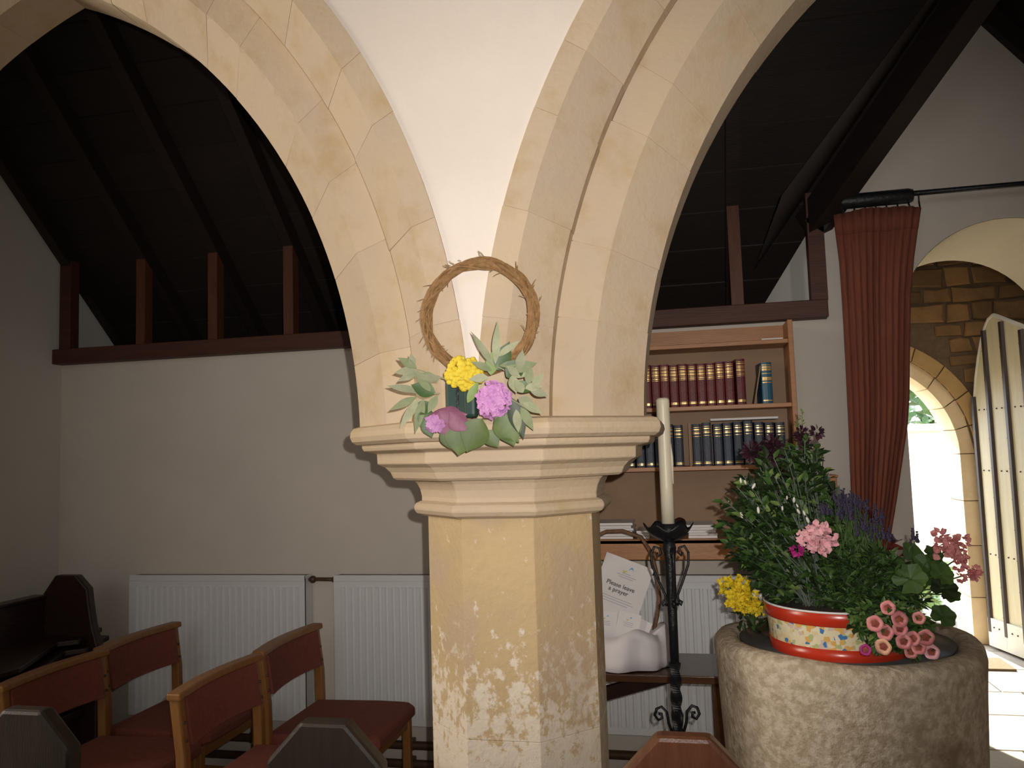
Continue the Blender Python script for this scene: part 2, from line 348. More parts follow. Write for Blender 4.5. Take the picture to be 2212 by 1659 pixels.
# arcade wall
AX, CZ = (-2.506, 1.507), 1.56
RE, R1, R2, R3, R4 = 1.998, 1.933, 1.837, 1.735, 1.615
APEX = (AX[0]+0.576, AX[1]-0.576)
def ext(x, R=RE):
    z = 0.0
    for cx, ap, lo_, hi_ in ((AX[0], APEX[0], APEX[0], 9), (2*APEX[0]-AX[0], APEX[0], -9, APEX[0]), (AX[1], APEX[1], -9, APEX[1]), (2*APEX[1]-AX[1], APEX[1], APEX[1], 9)):
        if lo_ <= x <= hi_ and abs(x-cx) < R: z = max(z, CZ+math.sqrt(R*R-(x-cx)**2))
    return z
def arlo(x):
    if x < 2*APEX[0]-AX[0]-R4-0.02 or x > 2*APEX[1]-AX[1]+R4+0.02: return 0.0
    return max(1.602, ext(x)-0.003)
xs = [-6.0, -3.6, -3.35, 2*APEX[0]-AX[0]-R4-0.02]+frange(-2.98, APEX[0], 24)+frange(APEX[0], -0.62, 30)[1:]+frange(-0.62, -0.38, 24)[1:]+frange(-0.38, APEX[1], 30)[1:]+frange(APEX[1], 1.98, 24)[1:]+[2*APEX[1]-AX[1]+R4+0.02, 2.4, 2.7, 5.0]
xs = sorted(set(xs))
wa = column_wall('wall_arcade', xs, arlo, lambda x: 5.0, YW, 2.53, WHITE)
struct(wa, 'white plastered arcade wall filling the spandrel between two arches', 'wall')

# arches of two orders, every voussoir its own stone
def arch_point(cx, sgn, ap, R, t, Y):
    th0 = math.asin((1.602-CZ)/R); th1 = math.acos(abs(ap-cx)/R); th = th0+(th1-th0)*t
    return (cx+sgn*R*math.cos(th), Y, CZ+R*math.sin(th))
OUTER = [(RE, YW-0.004), (R1, YW-0.004), (R2, 1.985), (R2, 2.45), (R1, 2.53), (RE, 2.53)]
INNER = [(R2, 2.03), (R3, 2.03), (R4, 2.14), (R4, 2.30), (R3, 2.40), (R2, 2.40)]
def half_arch(root, cx, sgn, ap, seed, n):
    rd = random.Random(seed)
    for prof, nm in ((OUTER, n), (INNER, n-1)):
        cuts = [0]+sorted((i+rd.uniform(-0.28, 0.28))/nm for i in range(1, nm))+[1]
        for t0, t1 in zip(cuts[:-1], cuts[1:]):
            g = 0.0004; seg = 5; jit = [rd.uniform(-0.0012, 0.0012) for _ in prof]
            rings = []
            for k in range(seg+1):
                t = t0+g+(t1-t0-2*g)*k/seg
                rings.append([arch_point(cx, sgn, ap, R+jit[i], t, Y) for i, (R, Y) in enumerate(prof)])
            MB().loft(rings).build('voussoir', STONE, root)
        cy = sum(p[1] for p in prof)/len(prof); cr = sum(p[0] for p in prof)/len(prof)
        small = [(cr+(R-cr)*0.984, cy+(Y-cy)*0.993) for R, Y in prof]
        MB().loft([[arch_point(cx, sgn, ap, R, t, Y) for R, Y in small] for t in frange(0.0, 1.0, 24)]).build('mortar_bed', MORTAR, root)
for i, lab in ((0, 'chamfered stone arch opening onto the rows of chairs'), (1, 'chamfered stone arch opening onto the font and door')):
    s = 1 if i == 0 else -1
    root = thing('stone_arch', (APEX[i], 2.215, 1.602), lab, 'arch', kind='structure')
    half_arch(root, AX[i], s, APEX[i], 11+i, 10)
    half_arch(root, 2*APEX[i]-AX[i], -s, APEX[i], 21+i, 10)

# octagonal pillar
PX, PY = -0.485, 2.277
def octa(h, z, cx=PX, cy=PY):
    r = h/math.cos(math.pi/8); return [(cx+r*math.cos(math.pi/8+k*math.pi/4), cy+r*math.sin(math.pi/8+k*math.pi/4), z) for k in range(8)]
pil = thing('stone_pillar', (PX, PY, 0), 'octagonal stone pillar with moulded capital and flaking whitewash', 'pillar', kind='structure')
zz = [0.0, 0.18, 0.80, 1.356]
MB().loft([octa(0.275, 0), octa(0.275, 0.1), octa(0.255, 0.14), octa(0.235, 0.18)]).build('plinth', SHAFT, pil, bevel=0.006)
for a, b_ in zip(zz[1:-1], zz[2:]):
    MB().loft([octa(0.2275, a+0.0002), octa(0.2275, b_-0.0002)]).build('shaft_block', SHAFT, pil, bevel=0.0015)
neck = [(0.229, 1.352), (0.240, 1.353), (0.256, 1.360), (0.263, 1.370), (0.264, 1.378), (0.257, 1.388), (0.246, 1.393)]
MB().loft([octa(h, z) for h, z in neck]).build('necking', CAPST, pil, bevel=0.004)
bell = [(0.244, 1.392), (0.243, 1.405), (0.247, 1.425), (0.255, 1.442), (0.266, 1.455)]
MB().loft([octa(h, z) for h, z in bell]).build('bell', CAPST, pil, bevel=0.004)
ab = [(0.306, 1.453), (0.315, 1.459), (0.322, 1.475), (0.334, 1.488), (0.352, 1.497), (0.354, 1.500), (0.355, 1.526), (0.372, 1.530), (0.388, 1.534), (0.393, 1.545), (0.390, 1.550), (0.405, 1.552), (0.417, 1.560), (0.422, 1.573), (0.420, 1.586), (0.412, 1.597), (0.395, 1.602)]
MB().loft([octa(h, z) for h, z in ab]).build('abacus', CAPST, pil, bevel=0.007)

# aisle roof
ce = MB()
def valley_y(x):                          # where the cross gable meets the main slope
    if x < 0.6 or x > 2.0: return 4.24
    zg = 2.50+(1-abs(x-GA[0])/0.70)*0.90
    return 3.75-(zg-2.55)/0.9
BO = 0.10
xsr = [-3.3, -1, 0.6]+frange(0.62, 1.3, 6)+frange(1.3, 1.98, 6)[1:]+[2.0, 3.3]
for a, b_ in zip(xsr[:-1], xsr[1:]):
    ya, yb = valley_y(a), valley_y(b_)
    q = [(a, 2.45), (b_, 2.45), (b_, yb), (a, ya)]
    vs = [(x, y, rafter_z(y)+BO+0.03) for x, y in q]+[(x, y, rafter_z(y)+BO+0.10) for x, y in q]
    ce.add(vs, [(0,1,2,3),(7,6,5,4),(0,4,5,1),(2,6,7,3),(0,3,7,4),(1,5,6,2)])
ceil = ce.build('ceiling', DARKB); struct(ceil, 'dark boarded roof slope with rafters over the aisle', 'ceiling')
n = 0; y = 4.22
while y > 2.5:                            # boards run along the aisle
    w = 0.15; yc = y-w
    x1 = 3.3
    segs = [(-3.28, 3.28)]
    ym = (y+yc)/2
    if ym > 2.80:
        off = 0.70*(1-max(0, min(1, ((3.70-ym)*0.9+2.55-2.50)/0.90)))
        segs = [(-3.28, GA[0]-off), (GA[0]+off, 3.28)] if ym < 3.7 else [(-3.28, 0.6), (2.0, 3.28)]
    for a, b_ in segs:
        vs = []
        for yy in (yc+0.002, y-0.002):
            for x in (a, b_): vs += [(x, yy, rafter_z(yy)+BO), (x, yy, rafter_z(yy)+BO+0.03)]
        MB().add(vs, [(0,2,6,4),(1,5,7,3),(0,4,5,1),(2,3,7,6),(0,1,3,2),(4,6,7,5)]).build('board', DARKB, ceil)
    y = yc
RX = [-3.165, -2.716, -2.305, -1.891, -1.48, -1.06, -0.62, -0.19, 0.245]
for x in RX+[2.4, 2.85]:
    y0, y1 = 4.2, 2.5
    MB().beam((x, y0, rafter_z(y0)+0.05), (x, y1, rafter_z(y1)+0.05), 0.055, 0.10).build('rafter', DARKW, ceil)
# cross gable over the door
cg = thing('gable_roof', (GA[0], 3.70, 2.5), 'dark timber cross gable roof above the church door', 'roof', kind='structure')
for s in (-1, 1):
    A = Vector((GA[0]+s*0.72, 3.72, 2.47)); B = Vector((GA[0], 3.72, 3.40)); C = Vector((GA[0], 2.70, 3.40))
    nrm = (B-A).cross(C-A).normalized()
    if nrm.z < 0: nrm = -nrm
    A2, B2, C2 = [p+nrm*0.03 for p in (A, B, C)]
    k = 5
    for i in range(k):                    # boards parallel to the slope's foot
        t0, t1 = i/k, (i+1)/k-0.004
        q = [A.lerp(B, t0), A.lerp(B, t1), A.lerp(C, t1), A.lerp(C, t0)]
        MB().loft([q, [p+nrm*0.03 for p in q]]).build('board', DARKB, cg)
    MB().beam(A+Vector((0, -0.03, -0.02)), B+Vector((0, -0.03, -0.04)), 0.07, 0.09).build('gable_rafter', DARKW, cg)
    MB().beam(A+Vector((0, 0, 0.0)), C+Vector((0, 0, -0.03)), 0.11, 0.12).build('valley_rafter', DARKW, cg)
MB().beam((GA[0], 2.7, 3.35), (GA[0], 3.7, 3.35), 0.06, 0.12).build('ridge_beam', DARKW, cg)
MB().add([(0.35, 2.8, 2.35), (1.3, 2.8, 3.52), (2.25, 2.8, 2.35), (0.35, 4.5, 2.35), (1.3, 4.5, 3.52), (2.25, 4.5, 2.35)], [(0, 1, 4, 3), (1, 2, 5, 4)]).build('gable_sky_block', DARKB, cg)  # added unseen cover, keeps sky light from leaking in at the valleys
# wall plate and studs
pl = MB().box(XL, 0.613, 3.63, 3.78, 2.05, 2.128).build('wall_plate', PLATEW, bevel=0.004)
struct(pl, 'long reddish timber wall plate on the aisle wall', 'beam')
for x in RX+[0.585]:
    w = 0.026 if x not in (-3.165, 0.585) else 0.034
    MB().box(x-w, x+w, 3.655, 3.715, 2.128, 2.60).build('stud', STUDW if -2.9 < x < 0.5 else PLATEW, pl)

MB().box(XL, 0.60, 3.785, 4.24, 2.051, 2.066).build('eaves_shade_sheet', DARKB, ceil)  # dark sheet over the pale wall top, standing in for the eaves shade
MB().box(XL-0.2, 0.62, 4.235, 4.30, 2.0, 2.45).build('eaves_sky_block', DARKB, ceil)  # added unseen box that shuts sky light out of the eaves gap
# nave shell round the camera
struct(MB().box(-6.2, -6.0, -4.7, 2.5, 0, 5).build('wall_west', PLAST), 'plastered nave wall beyond the pews', 'wall')
struct(MB().box(5.0, 5.2, -4.7, 2.5, 0, 5).build('wall_east', PLAST), 'plastered nave wall at the altar end', 'wall')
struct(MB().box(-6.0, 5.0, -4.7, -4.5, 0, 5).build('wall_north', PLAST), 'plastered nave wall behind the photographer', 'wall')
struct(MB().box(-6.2, 5.2, -4.7, 2.53, 5.0, 5.15).build('ceiling_nave', PLAST), 'plastered ceiling of the nave', 'ceiling')

# ------------------------------------------------------------------ porch and outside
PYO = 6.70
wp = MB()
OC, OR, OZ = 1.27, 0.73, 1.40             # right-hand arc of the outer doorway
def outlo(x, R):
    c = OC if x >= 1.5 else 3.0-OC
    return OZ+math.sqrt(max(0, R*R-(x-c)**2)) if abs(x-c) < R else 0.0
Ro = OR+0.10
xs = sorted(set([0.3, 3.0-OC-Ro, 1.5, OC+Ro, 2.9]+frange(3.0-OC-Ro, 1.5, 12)+frange(1.5, OC+Ro, 12)))
wpo = column_wall('wall_porch', xs, lambda x: outlo(x, Ro), lambda x: 3.3, PYO, PYO+0.4, RMORT)
struct(wpo, 'rubble stone wall inside the porch above the outer doorway', 'wall')
rd = random.Random(5); z = 0.05
while z < 3.25:
    h = rd.uniform(0.09, 0.16); x = 0.35-rd.uniform(0, 0.2)
    while x < 2.72:
        w = rd.uniform(0.13, 0.38); xm = x+w/2
        r_ = max(math.hypot(cx_-(OC if cx_ >= 1.5 else 3.0-OC), max(0, cz_-OZ)) if True else 0 for cx_, cz_ in ((x, z), (x+w, z), (x, z+h), (x+w, z+h)))
        rmin = min(math.hypot(cx_-(OC if cx_ >= 1.5 else 3.0-OC), max(0, cz_-OZ)) for cx_, cz_ in ((x, z), (x+w, z), (x, z+h), (x+w, z+h)))
        if rmin > OR+0.19 and x > 0.3 and (xm > 1.0):
            j = lambda: rd.uniform(-0.012, 0.012)
            q = [(x+0.012+j(), z+0.012+j()), (x+w-0.012+j(), z+0.010+j()), (x+w-0.010+j(), z+h-0.012+j()), (x+w*0.5, z+h-0.008+j()), (x+0.010+j(), z+h-0.012+j())]
            d = rd.uniform(0.012, 0.035)
            MB().loft([[(a, PYO, b_) for a, b_ in q], [(a, PYO-d*0.6, b_) for a, b_ in q], [(x+w/2+(a-x-w/2)*0.9, PYO-d, z+h/2+(b_-z-h/2)*0.85) for a, b_ in q]]).build('stone', RUBBLE, wpo)
        x += w
    z += h
dw = thing('stone_doorway', (1.5, PYO, 0), 'golden pointed stone doorway of the porch full of daylight', 'doorway', kind='structure')
def door_ring(Ra, Rb, y0, y1, mat, n, zlo=0.0):
    for s in (1, -1):
        c = OC if s > 0 else 3.0-OC
        th1a = math.acos(max(-1, min(1, (1.5-OC)/Ra))); th1b = math.acos((1.5-OC)/Rb)
        for i in range(n):
            t0, t1 = i/n+0.004, (i+1)/n-0.004; rings = []
            for k in range(5):
                t = t0+(t1-t0)*k/4
                a, b_ = th1a*t, th1b*t
                rings.append([(c+s*Ra*math.cos(a), y0, OZ+Ra*math.sin(a)), (c+s*Rb*math.cos(b_), y0, OZ+Rb*math.sin(b_)), (c+s*Rb*math.cos(b_), y1, OZ+Rb*math.sin(b_)), (c+s*Ra*math.cos(a), y1, OZ+Ra*math.sin(a))])
            MB().loft(rings).build('voussoir', mat, dw)
        zs = [zlo, 0.34, 0.72, 1.05, OZ]
        for a, b_ in zip(zs[:-1], zs[1:]):
            xa, xb = sorted((c+s*Ra, c+s*Rb)); MB().box(xa, xb, y0, y1, a+0.003, b_-0.003).build('jamb_stone', mat, dw)
door_ring(OR, OR+0.10, PYO+0.02, PYO+0.40, PALEST, 5)
door_ring(OR+0.10, OR+0.20, PYO-0.03, PYO+0.40, GOLDST, 5)
struct(MB().box(2.70, 2.9, 4.5, PYO+0.4, 0, 3.3).build('wall_porch_side', RMORT), 'dark stone side wall of the porch behind the open door', 'wall')
struct(MB().box(0.2, 0.4, 4.5, PYO+0.4, 0, 3.3).build('wall_porch_near', RMORT), 'dark stone side wall of the porch opposite the open door', 'wall')
struct(MB().box(0.2, 2.9, 4.45, PYO+0.4, 3.3, 3.4).build('ceiling_porch', DARKB), 'dark boarded porch ceiling', 'ceiling')
# open door leaf
HX, HY = 2.115, 6.62
dl = thing('church_door', (HX, HY, 0.0), 'pale boarded church door with dark studded cover strips, standing open in the porch', 'door')
LW = 1.05
def leaf_top(u):
    if u < 0.32: return 1.74+0.64*math.sin(math.pi/2*min(1, u/0.32))**0.8
    return 2.38-(u-0.32)*0.42
def lpt(u, z, d): return (HX+0.22*u-d, HY-u*0.976, z)
nb = 5
for i in range(nb):
    u0, u1 = LW*i/nb+0.002, LW*(i+1)/nb-0.002
    us = frange(u0, u1, 4)
    poly = [(u0, 0.06), (u1, 0.06)]+[(u, leaf_top(u)-0.01) for u in reversed(us)]
    MB().loft([[lpt(u, z, 0.0) for u, z in poly], [lpt(u, z, 0.03) for u, z in poly]]).build('plank', DOORW, dl)
for i in range(nb+1):
    u = min(max(LW*i/nb, 0.02), LW-0.02); zt = leaf_top(u)-0.02
    bt = MB().loft([[lpt(u+a, z, d) for a, d in ((-0.022, 0.03), (-0.014, 0.048), (0.014, 0.048), (0.022, 0.03))] for z in (0.12, zt)]).build('cover_strip', DOORD, dl)
    stm = MB(); z = 0.25
    while z < zt-0.05: stm.ball(lpt(u-0.022, z, 0.036), 0.010, 6, 4); z += 0.21
    stm.build('stud', DOORD, dl)
for z in (0.10, 0.62, 1.22, 1.66):
    for i in range(nb):
        u0, u1 = LW*i/nb+0.028, LW*(i+1)/nb-0.028
        if z == 0.10: MB().loft([[lpt(u, zz_, d) for zz_, d in ((0.02, 0.03), (0.02, 0.045), (0.22, 0.045), (0.22, 0.03))] for u in (u0-0.03, u1+0.03)]).build('kick_board', DOORP, dl)
        nm = MB()
        for k in (0.3, 0.7): nm.ball(lpt(u0+(u1-u0)*k, z+0.06, 0.031 if z > 0.2 else 0.046), 0.007, 6, 4)
        nm.build('nail', DOORD, dl)
ts = frange(0.0, LW, 20)
MB().tube([lpt(u, leaf_top(u), 0.02) for u in ts], 0.016, 6).build('edge_band', DOORP, dl)
MB().tube([lpt(0.01, z, 0.02) for z in (0.02, 0.9, 1.74)], 0.018, 6).build('hinge_stile', DOORP, dl)
dm = MB().box(1.62, 2.02, 5.98, 6.28, 0.0, 0.014).build('door_mat', MATM, bevel=0.003); tag(dm, 'small brown door mat on the sunlit porch floor', 'mat')
# outside
struct(MB().box(-8, 14, PYO+0.4, 30, -0.16, -0.02).build('ground', GRAVEL), 'sunlit pale path outside the porch', 'ground')
gw = MB().box(-4, 10, 10.6, 10.95, -0.02, 1.62).build('garden_wall', GWALL)
MB().box(-4, 10, 10.5, 11.05, 1.62, 1.70).build('coping', GWALL, gw)
tag(gw, 'sunlit stone churchyard wall beyond the porch', 'wall')
def shrub(name, label, c, rad, hgt, n, mat, L, seed, cat='shrub', trunk=True, group=None):
    rd = random.Random(seed); root = thing(name, (c[0], c[1], c[2]), label, cat, group)
    mb = MB()
    for i in range(n):
        th = rd.uniform(0, 6.283); ph = rd.uniform(-1, 1); rr = rd.uniform(0.55, 1)
        p = Vector((c[0]+rad*rr*math.cos(th)*math.sqrt(1-ph*ph), c[1]+rad*rr*math.sin(th)*math.sqrt(1-ph*ph), c[2]+hgt*(0.55+0.45*ph*rr)))
        mb.leaf(p, (rd.uniform(-1, 1), rd.uniform(-1, 1), rd.uniform(-0.4, 0.9)), (rd.uniform(-1, 1), rd.uniform(-1, 1), 1), L*rd.uniform(0.7, 1.3), L*0.55, 0.2, 0.2, 3)
    mb.build('foliage', mat, root, kind='stuff')
    st = MB()
    for k in range(4):
        a = rd.uniform(0, 6.28); st.tube([(c[0], c[1], c[2]), (c[0]+rad*0.2*math.cos(a), c[1]+rad*0.2*math.sin(a), c[2]+hgt*0.4), (c[0]+rad*0.5*math.cos(a), c[1]+rad*0.5*math.sin(a), c[2]+hgt*0.8)], [0.03*hgt, 0.02*hgt, 0.008*hgt], 6)
    st.build('branches', BARK, root)
shrub('tree', 'leafy green tree behind the churchyard wall', (3.6, 13.5, -0.02), 2.6, 4.6, 1500, LEAFG, 0.32, 3, 'tree')
p = at_z(2078, 1345, 0.0)
shrub('garden_plant', 'yellow-green plant in the sun by the porch doorway', (1.85, 7.7, -0.02), 0.26, 0.55, 160, LEAFL, 0.14, 4, 'plant')

# ------------------------------------------------------------------ radiators and pipes
def radiator(x0, x1, label):
    z0, z1 = 0.297, 0.971
    rt = thing('radiator', ((x0+x1)/2, 3.64, z0), label, 'radiator')
    MB().box(x0, x1, 3.612, 3.628, z0, z1-0.012).build('panel', RADW, rt, bevel=0.004)
    mb = MB(); p = 0.0333; n = int((x1-x0-0.04)/p); xo = (x0+x1)/2-n*p/2
    for i in range(n):
        a = xo+i*p
        rings = [[(a+0.004, 3.613, z), (a+0.009, 3.603, z), (a+0.025, 3.603, z), (a+0.030, 3.613, z)] for z in (z0+0.035, z1-0.055)]
        mb.loft(rings)
    mb.build('ribs', RADW, rt)
    for s in (x0, x1-0.003): MB().box(s, s+0.003, 3.612, 3.688, z0+0.01, z1-0.004).build('side_panel', RADW, rt)
    MB().box(x0+0.004, x1-0.004, 3.622, 3.690, z1-0.014, z1-0.006).build('top_grille', RADG, rt)
    MB().box(x0, x1, 3.610, 3.622, z1-0.03, z1).build('top_edge', RADW, rt, bevel=0.003)
    MB().box(x0+0.01, x1-0.01, 3.666, 3.682, z0+0.01, z1-0.02).build('rear_panel', RADW, rt)
    for x in (x0+0.1, x1-0.1): MB().box(x-0.015, x+0.015, 3.682, 3.697, z0+0.1, z1-0.1).build('bracket', RADW, rt)
    return rt
radiator(-2.738, -1.797, 'white ribbed radiator behind the chair backs nearest the end wall')
radiator(-1.650, -1.02, 'white ribbed radiator between the chairs and the stone pillar')
radiator(-0.60, 0.42, 'white ribbed radiator beneath the bookcase')
cp = MB().tube([(-1.796, 3.66, 0.945), (-1.775, 3.66, 0.945), (-1.72, 3.66, 0.945), (-1.651, 3.66, 0.945)], 0.009, 10).build('connecting_pipe', PIPE, smooth=True)
MB().ball((-1.775, 3.655, 0.945), 0.018, 10, 8).build('union_nut', PIPE, cp, smooth=True); MB().ball((-1.665, 3.655, 0.945), 0.015, 10, 8).build('union_nut', PIPE, cp, smooth=True)
tag(cp, 'short dark pipe joining two radiators near their tops', 'pipe')
for z, lab in ((0.20, 'upper of two brown heating pipes along the aisle wall'), (0.118, 'lower of two brown heating pipes along the aisle wall')):
    pp = MB().tube([(XL+0.03, 3.655, z), (-1.5, 3.655, z), (0.85, 3.655, z)], 0.019, 12).build('heating_pipe', PIPE, smooth=True)
    for x in (-2.9, -2.1, -1.3, -0.5, 0.3): MB().box(x-0.012, x+0.012, 3.65, 3.697, z-0.024, z+0.024).build('pipe_clip', PIPE, pp, bevel=0.004)
    tag(pp, lab, 'pipe')

# ------------------------------------------------------------------ chairs
def make_chair():
    r = thing('stacking_chair', (0, 0, 0), '-', 'chair', 'upholstered chairs in two rows')
    for s in (-1, 1):
        MB().loft([[(x+a, s*0.232+b_, z) for a, b_ in ((-0.018, -0.016), (0.018, -0.016), (0.018, 0.016), (-0.018, 0.016))] for x, z in ((-0.035, 0.0), (0.005, 0.42), (0.0, 0.60), (-0.025, 0.785))]).build('rear_leg', CHAIRW, r, bevel=0.005)
        MB().box(0.385, 0.42, s*0.215-0.016, s*0.215+0.016, 0, 0.425).build('front_leg', CHAIRW, r, bevel=0.005)
        MB().box(0.0, 0.40, s*0.217-0.012, s*0.217+0.012, 0.375, 0.428).build('side_rail', CHAIRW, r, bevel=0.003)
        MB().box(0.0, 0.40, s*0.217-0.010, s*0.217+0.010, 0.15, 0.18).build('stretcher', CHAIRW, r, bevel=0.003)
        for z in (0.70, 0.645): MB().ball((0.002-(z-0.6)*0.13+0.016, s*0.232, z), 0.006, 8, 6).build('bolt', PIPE, r)
    MB().box(0.385, 0.41, -0.2, 0.2, 0.375, 0.425).build('front_rail', CHAIRW, r, bevel=0.003)
    # seat pad, rounded at the front
    pts = [(0.0, -0.225), (0.30, -0.242), (0.415, -0.235), (0.445, -0.20), (0.452, 0), (0.445, 0.20), (0.415, 0.235), (0.30, 0.242), (0.0, 0.225)]
    MB().loft([[(x*k+0.0, y*k, z) for x, y in pts] for k, z in ((0.97, 0.426), (1.0, 0.436), (1.0, 0.462), (0.985, 0.474), (0.94, 0.480))]).build('seat_pad', FABRIC, r, smooth=False, bevel=0.004)
    # curved back pad and capping rail
    n = 10; rings = []
    for i in range(n+1):
        y = -0.216+0.432*i/n; c = -0.028*(1-(y/0.216)**2)
        rings.append([(-0.016+c+0.006, y, 0.625), (0.022+c+0.006, y, 0.625), (0.020+c+0.002, y, 0.64), (0.002+c, y, 0.772), (-0.034+c, y, 0.772), (-0.018+c, y, 0.64)])
    MB().loft(rings).build('back_pad', FABRIC, r, bevel=0.004)
    rings = []
    for i in range(n+1):
        y = -0.258+0.516*i/n; c = -0.028*(1-min(1, abs(y)/0.24)**2)
        rings.append([(-0.045+c, y, 0.772), (0.008+c, y, 0.772), (0.006+c, y, 0.796), (-0.043+c, y, 0.796)])
    MB().loft(rings).build('top_rail', CHAIRW, r, bevel=0.006)
    MB().box(-0.012, 0.012, -0.22, 0.22, 0.375, 0.42).build('rear_rail', CHAIRW, r, bevel=0.003)
    return r
ch = make_chair()
spots = [(-1.615, 3.15, 'red upholstered chair between the pillar-side radiator and its row neighbour'), (-1.60, 2.605, 'red upholstered chair at the nave end of the row beside the pillar'),
         (-2.305, 3.14, 'red upholstered chair by the radiator in the row beside the dark bench'), (-2.27, 2.62, 'red upholstered chair at the nave end of the row beside the dark bench')]
for i, (x, y, lab) in enumerate(spots):
    o = ch if i == 0 else copy_tree(ch)
    o.location = (x, y, 0); o['label'] = lab

# ------------------------------------------------------------------ pews in the nave
def pew(xc, mat, label):
    r = thing('pew', (xc, 1.2, 0), label, 'pew')
    h, w = 0.925, 0.14
    poly = [(xc-w, 0), (xc+w, 0), (xc+w, h-0.09), (xc+0.055, h), (xc-0.055, h), (xc-w, h-0.09)]
    MB().prism(poly, 'y', 1.757, 1.805).build('end_panel', mat, r, bevel=0.010)
    q = [(xc-w+0.03, 0.05), (xc+w-0.03, 0.05), (xc+w-0.03, h-0.10), (xc+0.042, h-0.03), (xc-0.042, h-0.03), (xc-w+0.03, h-0.10)]
    MB().prism(poly, 'y', 0.30, 0.345).build('end_panel', mat, r, bevel=0.010)
    MB().box(xc-0.02, xc+0.02, 0.345, 1.757, 0.35, 0.72).build('backrest', mat, r, bevel=0.005)
    MB().box(xc-0.035, xc+0.035, 0.345, 1.757, 0.72, 0.75).build('top_rail', mat, r, bevel=0.006)
    MB().box(xc+0.02, xc+0.135, 0.345, 1.757, 0.42, 0.45).build('seat', mat, r, bevel=0.005)
    return r
pew(-1.632, PEWD, 'dark pew end with bright worn top, beside the two rows of chairs')
pew(-0.835, PEWD, 'dark pew end in front of the chair seat nearest the pillar')
pew(-0.037, PEWR, 'reddish-brown pew end in front of the candle stand')

# ------------------------------------------------------------------ old bench by the end wall
bn = thing('old_bench', (-2.85, 3.0, 0), 'very dark old bench with chamfered end, standing by the end wall', 'bench')
pts = [at_y(*q, 3.30) for q in ((118, 1243), (163, 1243), (188, 1272), (191, 1302), (198, 1350))]
poly = [(p_.x, p_.z) for p_ in pts]+[(pts[-1].x+0.03, 0.70), (pts[-1].x+0.03, 0.0), (-2.96, 0.0)]+[(at_y(92, 1283, 3.30).x, at_y(92, 1283, 3.30).z)]
MB().prism(poly, 'y', 3.30, 3.345).build('end_panel', BENCHW, bn, bevel=0.008)
MB().box(-2.985, -2.945, 1.95, 3.30, 0.05, 0.915).build('backrest', BENCHW, bn, bevel=0.008)
MB().box(-3.0, -2.93, 1.95, 3.30, 0.915, 0.93).build('top_rail', BENCHW, bn, bevel=0.004)
def ledge(dx, z):
    px = [(0, 1457), (41, 1446), (63, 1432), (123, 1390), (171, 1384), (198, 1368), (221, 1357)]
    e = [at_z(*q, 0.74) for q in px]
    e = [(p_.x+dx, p_.y+dx*0.4) for p_ in e if p_.y < 3.6]
    e = [(-2.50+dx, 2.2)]+e
    return MB().prism([(-2.945, 2.2)]+e+[(-2.945, e[-1][1])], 'z', z-0.022, z)
ledge(0.0, 0.745).build('ledge', BENCHW, bn, bevel=0.004); ledge(0.03, 0.705).build('lower_ledge', BENCHW, bn, bevel=0.004)
MB().box(-2.945, -2.72, 2.2, 3.30, 0.40, 0.43).build('seat', BENCHW, bn, bevel=0.004)
MB().box(-2.78, -2.745, 2.2, 2.25, 0, 0.69).build('leg', BENCHW, bn); MB().box(-2.78, -2.745, 3.25, 3.30, 0, 0.69).build('leg', BENCHW, bn)

# ------------------------------------------------------------------ bookcase and books
BX0, BX1, BY, BZ0, BZ1 = -0.76, 0.447, 3.50, 1.065, 2.03
bc = thing('bookcase', ((BX0+BX1)/2, 3.6, BZ0), 'orange-brown wooden bookcase hung on the wall above a radiator', 'bookcase')
MB().box(BX0, BX1, 3.688, 3.699, BZ0, BZ1).build('back_panel', BACKW, bc)
for x in (BX0, BX1-0.02): MB().box(x, x+0.02, BY, 3.69, BZ0, BZ1).build('side_panel', SHELFW, bc, bevel=0.002)
SH = {'top': 1.952, 'red': 1.688, 'blue': 1.437}
for z in SH.values(): MB().box(BX0+0.02, BX1-0.02, BY+0.005, 3.69, z-0.018, z).build('shelf', SHELFW, bc, bevel=0.002)
MB().box(BX0, BX1, BY-0.10, 3.69, 1.128, 1.148).build('bottom_shelf', SHELFW, bc, bevel=0.003)
MB().box(BX0, BX1, BY-0.10, BY-0.08, BZ0, 1.146).build('front_board', SHELFW, bc, bevel=0.003)
MB().box(BX0+0.02, BX1-0.02, 3.66, 3.689, 1.955, BZ1).build('top_rail', SHELFW, bc)
def make_book(name, w, h, d, mat, bands, label, group):
    r = thing(name, (0, 0, 0), label, 'book', group)
    n = 6; sp = [(w/2*math.cos(math.pi+math.pi*k/n), -0.006*math.sin(math.pi*k/n)) for k in range(n+1)]
    prof = sp+[(w/2, d), (w/2-0.003, d), (w/2-0.003, 0.008), (-w/2+0.003, 0.008), (-w/2+0.003, d), (-w/2, d)]
    MB().prism(prof, 'z', 0, h).build('cover', mat, r)
    MB().box(-w/2+0.003, w/2-0.003, 0.009, d-0.004, 0.003, h-0.003).build('pages', PAPER, r)
    g = MB()
    for z, t in bands:
        pr = [(x*1.02, y-0.0008) for x, y in sp[1:-1]]
        g.prism(pr+[(pr[-1][0], pr[-1][1]+0.001), (pr[0][0], pr[0][1]+0.001)], 'z', z*h, z*h+t)
    g.build('gilt_tooling', GILT, r, kind='stuff')
    return r
RB = [(0.06, 0.006), (0.10, 0.002), (0.62, 0.002), (0.655, 0.004), (0.70, 0.002), (0.735, 0.006), (0.775, 0.002), (0.805, 0.005), (0.845, 0.002), (0.885, 0.004), (0.93, 0.002)]
